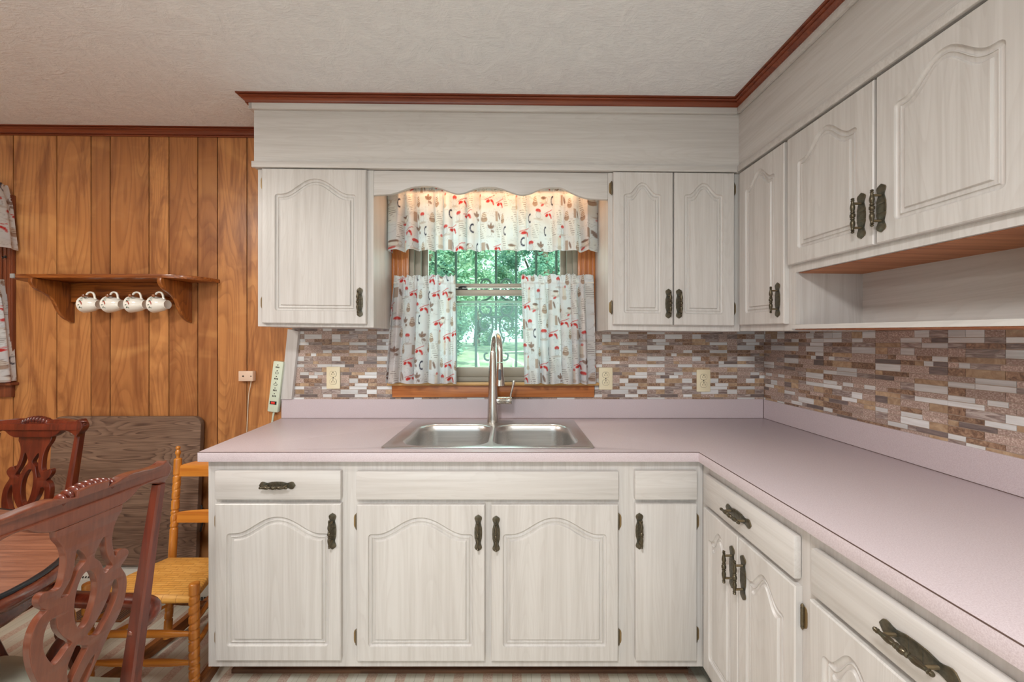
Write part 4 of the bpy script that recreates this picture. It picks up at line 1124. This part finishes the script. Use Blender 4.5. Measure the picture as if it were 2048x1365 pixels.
def cup():
    r = empty('coffee_cup', (0, 0, 0), '', 'cup', 'cups on the peg rail')
    prof = [(.0195, .0705), (.0215, .071), (.0222, .0685), (.022, .066), (.021, .0645), (.0275, .055), (.0335, .040), (.038, .022), (.0405, .006), (.0415, 0), (.040, -.0005), (.0388, .006), (.0360, .024), (.0315, .043), (.026, .057), (.018, .0615), (.001, .062)]
    inner = [(.001, .0685), (.017, .069), (.0187, .070)]
    mb = MB().lathe(inner+prof, (0, 0, 0), 'X', 32); mb.build('bowl', M['china'], r, smooth=40)
    hp = smooth_pts([(.016, 0, .0365), (.010, 0, .046), (.014, 0, .056), (.026, 0, .0615), (.040, 0, .0575), (.047, 0, .045), (.0485, 0, .034), (.054, 0, .026)], 5, False)
    mb = MB().tube(hp, [.0048]*len(hp), 10, flat=1.0); mb.build('cup_handle', M['china'], r, smooth=60)
    g = MB(); rd = MB()
    def onb(t, a, lift=.0006):                      # point on the outside: t along the axis, a angle
        rr = np.interp(t, [0, .006, .022, .040, .055, .0645], [.0415, .0405, .038, .0335, .0275, .021])+lift
        return (t, -rr*math.cos(a), rr*math.sin(a))
    def blob(mbx, t, a, rt, ra, ang):
        ps = []
        for i in range(10):
            th = 2*PI*i/10; u = rt*math.cos(th); v = ra*math.sin(th)
            ps.append(onb(t+u*math.cos(ang)-v*math.sin(ang), a+(u*math.sin(ang)+v*math.cos(ang))/.037))
        mbx.add(ps+[onb(t, a, .0012)], [(i, (i+1) % 10, 10) for i in range(10)])
    for t, a, x, y, an in ((.014, .80, .006, .002, .5), (.022, .95, .0065, .0022, -.3), (.012, .42, .005, .002, 1.2), (.019, .50, .0055, .002, .2), (.010, -.12, .004, .0018, .3), (.012, -.42, .0055, .0018, .9), (.018, -.5, .004, .0016, -.6)): blob(g, t, a, x, y, an)
    for t, a, x, y, an in ((.018, .3, .006, .0022, -.7), (.021, .16, .0065, .0024, -1.0), (.015, .25, .004, .002, .4), (.022, 0, .004, .0018, -1.2)): blob(rd, t, a, x, y, an)
    g.build('leaf_decoration', M['leafgreen'], r, smooth=60); rd.build('berry_decoration', M['berry'], r, smooth=60)
    return r
c0 = cup()
def copy_tree(o, parent=None):
    c = o.copy(); C.objects.link(c); c.parent = parent
    for ch in list(o.children): copy_tree(ch, c)
    return c
cl = ['white china cup with holly sprigs, rightmost of the four on the peg rail', 'white china cup with holly sprigs, second from the right on the peg rail', 'white china cup with holly sprigs, second from the left on the peg rail', 'white china cup with holly sprigs, leftmost of the four on the peg rail']
for i, cx in enumerate(cups):
    o = c0 if i == 0 else copy_tree(c0)
    o.location = (cx, 1.945, 1.4925); o['label'] = cl[i]
    o.rotation_euler = (0, 0, (-.03, .04, -.05, .02)[i])

# ---------------------------------------------------------------- folded table board and heater
hx0, hx1 = -2.55, -1.16
ht = empty('baseboard_heater', ((hx0+hx1)/2, 2.0, 0), 'low pale baseboard heater with dark louvres along the panelled wall', 'heater')
mb = MB().loft([[(x, 2.0125, .0), (x, 1.95, .0), (x, 1.94, .018), (x, 1.938, .125), (x, 1.947, .150), (x, 1.985, .185), (x, 2.0125, .185)] for x in (hx0, hx1)]); mb.build('housing', M['whitemetal'], ht, world=True)
mb = MB()
n = 95
for i in range(n):
    x = hx0+.03+(hx1-hx0-.06)*i/(n-1)
    mb.add([(x, 1.9385, .130), (x+.0075, 1.9385, .130), (x+.0075, 1.9805, .1795), (x, 1.9805, .1795)], [(0, 1, 2, 3)])
    mb.add([(x, 1.9385-.0008, .012), (x+.0085, 1.9385-.0008, .012), (x+.0085, 1.9375, .038), (x, 1.9375, .038)], [(0, 1, 2, 3)])
mb.move(lambda x, y, z: (x, y-.0016, z+.0014)); mb.build('louvre_slots', M['black'], ht, world=True)
bd = empty('folding_table', (-1.955, 1.93, .19), 'dark woodgrain folding table top with rounded corners leaning on the wall above the heater', 'table')
rk = math.atan2(.036, .735)
def lean(u, v, w): return (-1.955+u, 1.948+v*math.sin(rk)-w*math.cos(rk), .190+v*math.cos(rk)+w*math.sin(rk))
bo = rounded(-.376, .377, 0, .737, .045, 8)
mb = MB().shape([bo], .003, lambda u, v, w: lean(u, v, .0035+w), bev=.0008); mb.build('table_top', M['boardgrain'], bd, world=True)
mb = MB().shape([rounded(-.3765, .3775, -.0005, .7375, .0455, 8)], .022, lambda u, v, w: lean(u, v, -.009+w), bev=.002); mb.build('rim', M['boardedge'], bd, world=True)
mb = MB().tube([lean(.383, .16, -.012), lean(.392, .20, -.012), lean(.392, .25, -.012), lean(.383, .29, -.012)], .004, 8); mb.build('carry_handle', M['black'], bd, world=True)
mb = MB().lathe([(.006, 0), (.005, .002)], lean(-.27, .655, .0052), '-Y', 10); mb.build('button', M['alu_light'], bd, world=True)
fr = empty('floor_register', (-1.96, 1.86, 0), 'dark slatted floor register behind the rocking chair', 'register')
mb = MB().box(-2.10, -1.82, 1.815, 1.905, 0, .005, bev=.001); mb.build('frame', M['runner'], fr, world=True)
mb = MB()
for i in range(20):
    x = -2.09+i*.013; mb.add([(x, 1.825, .0056), (x+.006, 1.825, .0056), (x+.006, 1.895, .0056), (x, 1.895, .0056)], [(0, 1, 2, 3)])
mb.build('slots', M['black'], fr, world=True)

# ---------------------------------------------------------------- dining table
TX, TY, TZ = -1.976, .86, .76
tb = empty('dining_table', (TX, TY, 0), 'oval mahogany dining table with a black banded edge between the two carved chairs', 'table')
def oval(ax, ay, n=72): return [(TX+ax*math.cos(2*PI*i/n), TY+ay*math.sin(2*PI*i/n)) for i in range(n)]
mb = MB().shape([oval(.865, .445)], .012, lambda u, v, w: (u, v, TZ-.006+w), bev=.001); mb.build('table_top', M['tabletop'], tb, world=True)
def ovring(d, z): return [(x, y, z) for x, y in oval(.865+d, .445+d)]
mb = MB().loft([ovring(-.003, TZ-.0002), ovring(.004, TZ+.0012), ovring(.0075, TZ-.0015), ovring(.008, TZ-.0075), ovring(.002, TZ-.0082)], cap=False); mb.build('banding', M['blackrim'], tb, world=True, smooth=50)
mb = MB().loft([ovring(.004, TZ-.0085), ovring(.014, TZ-.0105), ovring(.021, TZ-.019), ovring(.0215, TZ-.026), ovring(.018, TZ-.036), ovring(.008, TZ-.041), ovring(-.02, TZ-.0415)], cap=False); mb.build('edge_moulding', M['mahogany_x'], tb, world=True, smooth=50)
mb = MB().loft([ovring(-.035, TZ-.0125), ovring(-.035, TZ-.045), ovring(-.03, TZ-.085), ovring(-.045, TZ-.1), ovring(-.075, TZ-.1), ovring(-.07, TZ-.045), ovring(-.07, TZ-.0125)], cap=False); mb.build('apron', M['mahogany_x'], tb, world=True, smooth=50)
mb = MB().lathe([(.02, .12), (.075, .125), (.085, .16), (.05, .2), (.045, .24), (.075, .30), (.085, .38), (.06, .46), (.045, .5), (.06, .56), (.09, .62), (.2, .655), (.2, .70)], (TX, TY, 0), n=28); mb.build('pedestal', M['mahogany'], tb, world=True, smooth=40)
for a in (45, 135, 225, 315):
    ca, sa = math.cos(math.radians(a)), math.sin(math.radians(a))
    pts = smooth_pts([(.06, .19), (.14, .16), (.22, .09), (.30, .035), (.35, .028)], 4, False)
    mb = MB().tube([(TX+r*ca, TY+r*sa, z) for r, z in pts], [.032-.006*i/len(pts) for i in range(len(pts))], 10); mb.build('leg', M['mahogany'], tb, world=True, smooth=60)

# ---------------------------------------------------------------- carved dining chairs (local: x right seen from behind, y forward)
def tr(rx, ryy):
    a = (rx/2.815-1024)/F; b = (682.5-880-ryy/2.815)/F
    D = -.891/(a-.044-.12*b); return ((D-.847)*1.001, EYE+b*D)
def T(pts, k=4, closed=True): return smooth_pts([tr(*p) for p in pts], k, closed)
SPLAT = [(362, 500), (368, 545), (400, 585), (415, 640), (412, 700), (400, 765), (386, 805), (364, 826), (335, 833), (300, 838), (275, 860), (265, 892), (275, 920), (298, 933), (308, 942), (270, 985), (236, 1050), (218, 1120), (215, 1190), (226, 1262), (250, 1325), (272, 1366), (310, 1450), (330, 1560), (335, 1700)]
SPLAT2 = [(500, 1700), (505, 1560), (512, 1440), (521, 1366), (535, 1325), (562, 1260), (598, 1180), (620, 1130), (650, 1062), (690, 990), (720, 920), (738, 850), (746, 790), (740, 742), (716, 700), (726, 678), (745, 650), (757, 620), (749, 600), (725, 598), (700, 611), (684, 640), (676, 610), (669, 575), (669, 528), (681, 470), (700, 422), (720, 388), (727, 350)]
HOLES = [
    [(478, 603), (500, 614), (520, 640), (524, 664), (505, 690), (480, 722), (463, 765), (448, 805), (430, 850), (410, 862), (386, 867), (405, 828), (438, 770), (458, 705), (468, 640)],
    [(625, 532), (631, 560), (633, 600), (645, 650), (668, 690), (650, 712), (629, 734), (616, 702), (600, 668), (571, 644), (580, 612), (592, 585), (606, 558)],
    [(540, 718), (560, 726), (573, 748), (582, 790), (578, 850), (560, 920), (536, 990), (512, 1030), (490, 1043), (470, 1022), (460, 985), (458, 930), (466, 860), (485, 790), (512, 738)],
    [(683, 768), (694, 785), (697, 830), (685, 880), (652, 960), (620, 1020), (590, 1070), (560, 1083), (530, 1076), (545, 1050), (590, 980), (630, 900), (655, 835), (670, 785)],
    [(340, 986), (360, 984), (362, 1012), (372, 1052), (402, 1090), (445, 1119), (420, 1150), (385, 1200), (350, 1240), (330, 1232), (302, 1190), (288, 1142), (295, 1070), (316, 1012)],
    [(472, 1133), (502, 1138), (531, 1142), (505, 1200), (470, 1270), (443, 1330), (430, 1400), (421, 1400), (418, 1330), (420, 1255), (446, 1185)],
    [(567, 1187), (556, 1235), (526, 1310), (504, 1370), (488, 1420), (470, 1420), (474, 1360), (505, 1290), (540, 1225)]]
def yback(z): return -.1887-.12*z
th = .016
def backmap(t0=0.0, tt=th): return lambda u, v, w: (u, yback(v)+t0+tt/2+w, v)
def carved_chair(name, label, loc, rz, arms):
    r = empty(name, loc, label, 'chair', 'carved mahogany dining chairs', rz)
    wm = M['mahogany_sheen'] if arms else M['mahogany']
    so = T(SPLAT, 4, False)+T(SPLAT2, 4, False)
    so = [(u, max(v, .44)) for u, v in so]
    mb = MB().shape([so]+[T(h) for h in HOLES], th, backmap(.0006), bev=.0012); mb.build('splat', wm, r, smooth=22)
    half = [tr(*p) for p in [(655, 247), (700, 223), (760, 187), (830, 166), (900, 151), (955, 131), (984, 110), (1004, 128), (1014, 150), (1002, 185), (978, 222), (966, 250)]]
    und = [tr(*p) for p in [(930, 240), (905, 236), (870, 240), (830, 258), (800, 290), (770, 320), (728, 352)]]
    zc0 = half[0][1]; zbm = und[-1][1]
    topc = [(-half[0][0], zc0), (-.03, zc0+.012), (0, zc0+.015), (.03, zc0+.012)]
    right = smooth_pts(half, 4, False); ru = smooth_pts(und, 4, False)
    outl = right + ru + [(.03, zbm), (-.03, zbm)] + [(-u, v) for u, v in ru[::-1]] + [(-u, v) for u, v in right[::-1]] + topc[1:]
    mb = MB().shape([outl], .028, lambda u, v, w: (u, yback(v)+.014+w+.25*u*u, v), bev=.003); cr = mb.build('crest_rail', wm, r, smooth=22)
    mb = MB()
    for i in range(-4, 5):
        mb.ball((i*.0115, yback(zc0)+.0185, zc0+.010-.0007*i*i), (.0066, .0165-.0005*abs(i), .013), 8)
    mb.build('shell_carving', M['mahogany'], cr, smooth=60)
    for s in (-1, 1):
        mb = MB()
        for q in range(3): mb.ball((s*(.176-.004*q), yback(.97)+.026, .992-.0095*q), (.024, .008, .0056), 8)
        mb.build('ear_carving', M['mahogany'], cr, smooth=60)
    for s in (-1, 1):
        mb = MB(); rings = []
        for z, xi, xo, y_0, y_1 in ((0, .128, .158, -.335, -.300), (.22, .132, .166, -.268, -.228), (.445, .140, .168, yback(.445), yback(.445)+.037), (.62, .143, .169, yback(.62), yback(.62)+.033), (.80, .148, .170, yback(.80), yback(.80)+.028), (.945, .153, .173, yback(.945), yback(.945)+.025)):
            c = .004; rings.append([(s*xi, y_0+c, z), (s*(xi+c), y_0, z), (s*(xo-c), y_0, z), (s*xo, y_0+c, z), (s*xo, y_1-c, z), (s*(xo-c), y_1, z), (s*(xi+c), y_1, z), (s*xi, y_1-c, z)])
        mb.loft(rings); st = mb.build('stile', M['mahogany'], r, smooth=30)
        if arms:
            mb = MB().ball((s*.1425, yback(.575)+.022, .575), (.004, .007, .007), 8); mb.build('screw_plug', M['mahogany_sheen'], st, smooth=60)
    # seat
    so = [(-.138, -.235), (.138, -.235), (.166, -.11), (.214, .11), (.222, .19), (.205, .222), (.10, .235), (-.10, .235), (-.205, .222), (-.222, .19), (-.214, .11), (-.166, -.11)]
    def rg(d, z): return [(x*(1-d/.2), y*(1-d/.22), z) for x, y in smooth_pts(so, 3)]
    mb = MB().loft([rg(.004, .385), rg(0, .40), rg(0, .425)]); mb.build('seat_rail', M['mahogany'], r, smooth=40)
    mb = MB().loft([rg(.006, .4255), rg(.004, .438), rg(.012, .452), rg(.05, .463), rg(.12, .468)]); mb.build('seat_cushion', M['sage'], r, smooth=70)
    for s in (-1, 1):
        mb = MB().loft([[(s*x, y, z) for x, y in ((a-w, b-w), (a+w, b-w), (a+w, b+w), (a-w, b+w))] for z, a, b, w in ((.385, .19, .185, .024), (.30, .192, .187, .022), (0, .192, .187, .019))]); mb.build('leg', M['mahogany'], r)
    mb = MB()
    for s in (-1, 1): mb.box(s*.165-.009, s*.165+.009, -.245, .17, .13, .16, bev=.003)
    mb.box(-.16, .16, .03, .05, .13, .16, bev=.003); mb.build('stretcher', M['mahogany'], r, smooth=30)
    if arms:
        for s in (-1, 1):
            pts = smooth_pts([(s*.160, -.232, .580), (s*.188, -.240, .592), (s*.208, -.222, .602), (s*.216, -.17, .606), (s*.215, -.08, .606), (s*.222, .02, .604), (s*.232, .10, .602), (s*.238, .155, .600), (s*.236, .185, .596)], 5, False)
            n = len(pts); mb = MB(); rings = []
            for i, p in enumerate(pts):
                a, b = Vector(pts[max(i-1, 0)]), Vector(pts[min(i+1, n-1)]); t = (b-a); t.z = 0; t.normalize(); sd = Vector((t.y, -t.x, 0)); k = min(1, .5+i/8, .45+(n-i)/7)
                sec = [(-.019, .006), (-.016, .012), (-.006, .0165), (.006, .0165), (.016, .012), (.019, .006), (.020, -.002), (.014, -.010), (.012, -.0165), (-.012, -.0165), (-.014, -.010), (-.020, -.002)]
                rings.append([tuple(Vector(p)+sd*u*k+Vector((0, 0, v*(.75+.25*k)))) for u, v in sec])
            mb.loft(rings); ar = mb.build('armrest', M['mahogany'], r, smooth=50)
            sp = smooth_pts([(s*.226, .06, .588), (s*.236, .045, .55), (s*.238, .05, .50), (s*.228, .075, .45), (s*.222, .09, .40)], 4, False)
            mb = MB().tube(sp, [.017+.004*i/len(sp) for i in range(len(sp))], 10, flat=.75); mb.build('arm_support', M['mahogany'], ar, smooth=60)
    return r
carved_chair('dining_armchair', 'mahogany armchair seen from behind, with a pierced splat, nearest in the left corner', (-1.20, .847, 0), math.radians(87.5), True)
fchair = carved_chair('dining_chair', 'dark mahogany chair facing the room from the far side of the oval table', (-1.818, 1.205, 0), PI, False)
fchair.scale = (1.0, 1.0, 1.012)
# ---------------------------------------------------------------- ladder-back rocking chair
rc = empty('rocking_chair', (-1.345, 1.55, 0), 'honey oak ladder-back rocking chair with twisted posts and a woven seat beside the base cabinet', 'chair')
def twist(p0, p1, r, segs, n=14, lobes=2, step=.0025, amp=.24, pitch=.033):
    """post from p0 to p1; segs: (t0, t1) stretches that are turned like rope"""
    p0, p1 = Vector(p0), Vector(p1); Ln = (p1-p0).length; m = int(Ln/step); mb = MB(); rings = []
    ax = (p1-p0).normalized(); sx = ax.cross(Vector((0, 1, 0))).normalized(); sy = ax.cross(sx)
    for i in range(m+1):
        t = i/m; z = t*Ln; a = 0; rr = r
        for s0, s1 in segs:
            if s0 <= t <= s1:
                e = min((t-s0)*Ln, (s1-t)*Ln)/.012; a = amp*min(1, e)
            if abs(t-s0)*Ln < .004 or abs(t-s1)*Ln < .004: rr = r*.82
        c = p0+(p1-p0)*t
        if i == m: rr *= .6
        elif i == m-1: rr *= .9
        rings.append([tuple(c+(sx*math.cos(2*PI*k/n)+sy*math.sin(2*PI*k/n))*rr*(1.04-a*math.exp(-(math.sin(PI*k/n-PI*z/pitch)/.32)**2))) for k in range(n)])
    mb.loft(rings); return mb
FL, FR = -1.541, -1.155; YF = 1.418; BL, BR = -1.462, -1.236; YB = 1.655
for x in (FL, FR):
    twist((x, YF, .048), (x, YF, .432), .0165, [(.08, .225), (.29, .47), (.56, .88)]).build('front_leg', M['honey'], rc, world=True, smooth=60)
for x, xt in ((BL, -1.500), (BR, -1.198)):
    m = twist((x, YB, .05), (xt, 1.752, .785), .0145, [(.10, .20), (.27, .36), (.60, .70), (.76, .90)], amp=.16)
    ax = (Vector((xt, 1.752, .785))-Vector((x, YB, .05))).normalized()
    b0 = len(m.v); m.lathe([(.0075, -.004), (.006, .006), (.0085, .012), (.011, .020), (.010, .028), (.006, .034), (.0055, .037), (.0085, .040), (.0095, .045), (.006, .050), (.001, .052)], (xt, 1.752, .787), n=14)
    m.build('back_post', M['honey'], rc, world=True, smooth=60)
def slat(z0, z1, arch):
    t0 = (z0-.05)/.735; t1 = (z1-.05)/.735
    xl = BL+(-1.5-BL)*t0; xr = BR+(-1.198-BR)*t0; y = YB+(1.752-YB)*(t0+t1)/2
    n = 14; up = [(xl+(xr-xl)*i/n, z1+arch*math.sin(PI*i/n)**.7) for i in range(n+1)]
    out = [(xl, z0), (xr, z0)]+up[::-1]
    cx = (xl+xr)/2
    return MB().shape([out], .009, lambda u, v, w: (u, y-w+.018*(1-((u-cx)/(.5*(xr-xl)))**2)+(v-(z0+z1)/2)*.13, v), bev=.002)
slat(.706, .748, .026).build('slat', M['honey_h'], rc, world=True, smooth=40)
slat(.512, .553, .006).build('slat', M['honey_h'], rc, world=True, smooth=40)
# woven seat
def st(d, z, f=0): return [(FL-.006+d, YF-.012+d, z), ((FL+FR)/2, YF-.016+d, z), (FR+.006-d, YF-.012+d, z), (FR-.03-d*.8, (YF+YB)/2, z), (BR+.004-d, YB+.008-d, z), ((BL+BR)/2, YB+.010-d, z), (BL-.004+d, YB+.008-d, z), (FL+.03+d*.8, (YF+YB)/2, z)]
def zs(ring, c): return ring
mb = MB().loft([st(.01, .358), st(0, .366), st(-.002, .376), st(.004, .388), st(.014, .3935), st(.06, .3925)]); mb.build('woven_seat', M['cane'], rc, world=True, smooth=70)
def spindle(p, q, r, flat=False):
    p, q = Vector(p), Vector(q); pr = [(.0, .62), (.06, .7), (.2, .98), (.44, 1.05), (.47, .8), (.5, .95), (.53, .8), (.56, 1.05), (.8, .98), (.94, .7), (1, .62)]
    return MB().tube([tuple(p+(q-p)*t) for t, _ in pr], [r*k for _, k in pr], 12)
for z in (.245, .140): spindle((FL+.012, YF, z), (FR-.012, YF, z), .0125).build('stretcher', M['honey_h'], rc, world=True, smooth=50)
spindle((BL+.01, YB+.018, .185), (BR-.01, YB+.018, .185), .009).build('stretcher', M['runner'], rc, world=True, smooth=50)
for x, xb in ((FL, BL), (FR, BR)):
    for z in (.285, .195): spindle((x, YF+.012, z), (xb, YB-.005, z-.005), .009).build('stretcher', M['honey'], rc, world=True, smooth=50)
for x, xb in ((FL, BL), (FR, BR)):
    n = 18; rings = []
    for i in range(n+1):
        y = 1.17+.745*i/n; k = (y-1.535)/.37; zb = .055*k*k; xx = x+(xb-x)*(y-YF)/(YB-YF)*.6
        hgt = .048*(1-.25*abs(k)**3)
        rings.append([(xx-.012, y, zb+.0005), (xx+.012, y, zb+.0005), (xx+.012, y, zb+hgt), (xx-.012, y, zb+hgt)])
    MB().loft(rings).build('rocker', M['runner'], rc, world=True, smooth=40)

# ---------------------------------------------------------------- outside
def yard_z(y): return float(np.interp(y, [0, 4, 8, 11, 30], [-.35, -.30, .80, 1.0, 1.25]))
mb = MB(); g = 52; R = random.Random(3)
vs = [(-14+28*i/g, 2.5+26*j/g, yard_z(2.5+26*j/g)+R.uniform(-.03, .03)) for j in range(g+1) for i in range(g+1)]
mb.add(vs, [(j*(g+1)+i, j*(g+1)+i+1, (j+1)*(g+1)+i+1, (j+1)*(g+1)+i) for j in range(g) for i in range(g)])
struct('ground', mb, M['lawn'], 'sunlit yard outside the window', smooth=80)
def tree(label, x, y, h, crown, n, mat, seed, leaf=.11, low=.12):
    z0 = yard_z(y)-.05; r = random.Random(seed); root = empty('garden_tree', (x, y, z0), label, 'tree', 'trees beyond the window')
    mb = MB(); pts = [(0, 0, 0), (.08, .03, h*.2), (-.05, 0, h*.45), (.05, .05, h*.75)]
    mb.tube(smooth_pts(pts, 4, False), [.16-.008*i for i in range(13)], 9)
    for _ in range(5):
        a = r.uniform(0, 2*PI); zz = h*r.uniform(.25, .5); mb.tube([(0, 0, zz), (.5*crown*math.cos(a), .5*crown*math.sin(a), zz+h*.22)], [.06, .02], 6)
    mb.build('trunk', M['bark'], root, smooth=60)
    mb = MB(); cl = []
    for _ in range(70):
        a = r.uniform(0, 2*PI); u = r.uniform(-1, 1); q = r.uniform(.45, 1)**.5; s = math.sqrt(1-u*u)
        cl.append((crown*q*s*math.cos(a), crown*q*s*math.sin(a)*.8, h*(low+.5*(1-low))+h*.5*(1-low)*q*u, r.uniform(.22, .5)*crown*.5))
    for _ in range(int(n*3.6)):
        cx, cy, cz, cr = r.choice(cl)
        p = Vector((cx+r.gauss(0, cr*.5), cy+r.gauss(0, cr*.5), cz+r.gauss(0, cr*.45)))
        if math.hypot(p.x, p.y) > crown*1.05 or p.z > h*1.02 or p.z < .08: continue
        d = Vector((r.gauss(0, 1), r.gauss(0, 1), r.gauss(0, .6))).normalized(); e = d.cross(Vector((r.gauss(0, 1), r.gauss(0, 1), r.gauss(0, 1)))).normalized(); s = .43*leaf*r.uniform(.6, 1.3)
        mb.add([p-d*s, p+e*s*.45, p+d*s, p-e*s*.45], [(0, 1, 2, 3)])
    mb.build('foliage', mat, root, weld=False)
tree('leafy green tree nearest the sink window, past its left bars', -1.5, 7.0, 5.0, 1.25, 6000, M['leaf'], 1, low=.10)
tree('leafy green tree outside the sink window, just beyond the pale metal railing', .85, 9.9, 6.4, 1.45, 7000, M['leaf_dark'], 2, low=.06)
tree('green tree in the middle distance outside the sink window, seen past its left bars', -2.6, 12.4, 7.4, 1.6, 7000, M['leaf_dark'], 3, leaf=.15, low=.0)
tree('green tree in the middle distance outside the sink window, seen past its middle bars', .9, 13.9, 7.6, 1.65, 7000, M['leaf'], 4, leaf=.15, low=.0)
tree('tall green tree farthest outside the sink window, left of the middle bar', -1.6, 17.6, 10, 2.2, 8000, M['leaf'], 5, leaf=.2, low=-.02)
tree('tall green tree farthest outside the sink window, right of the middle bar', 3.0, 17.8, 10, 2.2, 8000, M['leaf_dark'], 6, leaf=.2, low=-.02)
tree('low leafy tree behind the white post outside the sink window', -1.8, 9.9, 2.6, .95, 6000, M['leaf_dark'], 8, leaf=.13, low=.0)
tree('tall green tree farthest outside on the left, behind the half curtain', -6.2, 17.4, 10, 2.1, 8000, M['leaf_dark'], 7, leaf=.2, low=-.02)
pst = MB().box(-.70, -.662, 8.0, 8.03, .74, 1.07); pst.move(lambda x, y, z: (x-.14*(z-.8), y, z))
o = pst.build('yard_post', M['white']); tag(o, 'leaning white post standing in the yard outside the window', 'post')
rl = empty('yard_railing', (0, 7.9, .74), 'pale metal railing in the yard outside the window, right of the tap', 'railing')
mb = MB().tube([(-.28, 0, .34), (.34, 0, .03)], .018, 8); mb.tube([(-.28, 0, .34), (.55, 0, .37)], .009, 8); mb.build('rail', M['white'], rl, smooth=60)
for x, z in ((-.26, .33), (.02, .18)): MB().tube([(x, 0, -.02), (x, 0, z)], .014, 8).build('post', M['white'], rl, smooth=60)

# ---------------------------------------------------------------- lights, sky, camera
def area(name, loc, rot, sx, sy, power, col, spread=180):
    l = bpy.data.lights.new(name, 'AREA'); l.shape = 'RECTANGLE'; l.size = sx; l.size_y = sy; l.energy = power; l.color = col; l.spread = math.radians(spread)
    o = bpy.data.objects.new(name, l); C.objects.link(o); o.location = loc; o.rotation_euler = rot; return o
area('rear_fill', ((PD0+PD1)/2, WF+.02, 1.06), (PI/2, 0, PI), 3.0, 2.0, P_REAR_FILL, (.86, .93, 1.0))  # frontal fill, added behind the camera together with its door frame
cf = empty('ceiling_light', (-.27, -.30, 2.32), 'square ceiling light behind the camera', 'light')
mb = MB().box(-.46, -.08, -.49, -.11, 2.29, 2.34, bev=.006); mb.build('housing', M['white'], cf, world=True)
area('ceiling_lamp', (-.27, -.30, 2.285), (0, 0, 0), .36, .36, P_CEIL, (1.0, .97, .95))
area('sink_lamp', (-.09, 1.852, 2.0445), (0, 0, 0), .88, .03, P_SINK, (1.0, .54, .26))
area('window_daylight', (-.096, 2.20, 1.56), (-PI/2, 0, 0), .8, .88, P_WIN, (.93, .98, 1.0))
dl = empty('dining_fill_light', (-1.95, .55, 2.33), 'fill light added over the dining table, out of view', 'light')  # unseen fixture, added to brighten the right-hand doors, panelling and floor
mb = MB().box(-2.14, -1.76, .36, .74, 2.305, 2.35, bev=.006); mb.build('housing', M['white'], dl, world=True)
area('dining_fill_lamp', (-1.95, .55, 2.30), (0, 0, 0), .34, .34, P_DINE_FILL, (1.0, .94, .86))
sun = bpy.data.lights.new('sun', 'SUN'); sun.energy = P_SUN; sun.angle = math.radians(1); sun.color = (1, .97, .9)
so_ = bpy.data.objects.new('sun', sun); C.objects.link(so_); so_.rotation_euler = (math.radians(52), 0, math.radians(25))
w = bpy.data.worlds.new('sky'); bpy.context.scene.world = w; w.use_nodes = True
bg = w.node_tree.nodes['Background']; bg.inputs[0].default_value = (.78, .93, 1, 1); bg.inputs[1].default_value = P_SKY
cam = bpy.data.cameras.new('camera'); co = bpy.data.objects.new('camera', cam); C.objects.link(co)
co.location = (0, 0, EYE); co.rotation_euler = (PI/2, 0, 0); cam.sensor_width = 36; cam.lens = F/2048*36; cam.clip_start = .02
sc = bpy.context.scene; sc.camera = co
vs_ = sc.view_settings; vs_.view_transform = 'Standard'; vs_.look = 'None'; vs_.gamma = 1; vs_.use_curve_mapping = False; vs_.exposure = EXPOSURE
sc.cycles.use_denoising = True
sc.cycles.max_bounces = 10; sc.cycles.diffuse_bounces = 5; sc.cycles.glossy_bounces = 5; sc.cycles.transparent_max_bounces = 12
sc.cycles.caustics_reflective = False; sc.cycles.caustics_refractive = False; sc.cycles.sample_clamp_indirect = 6
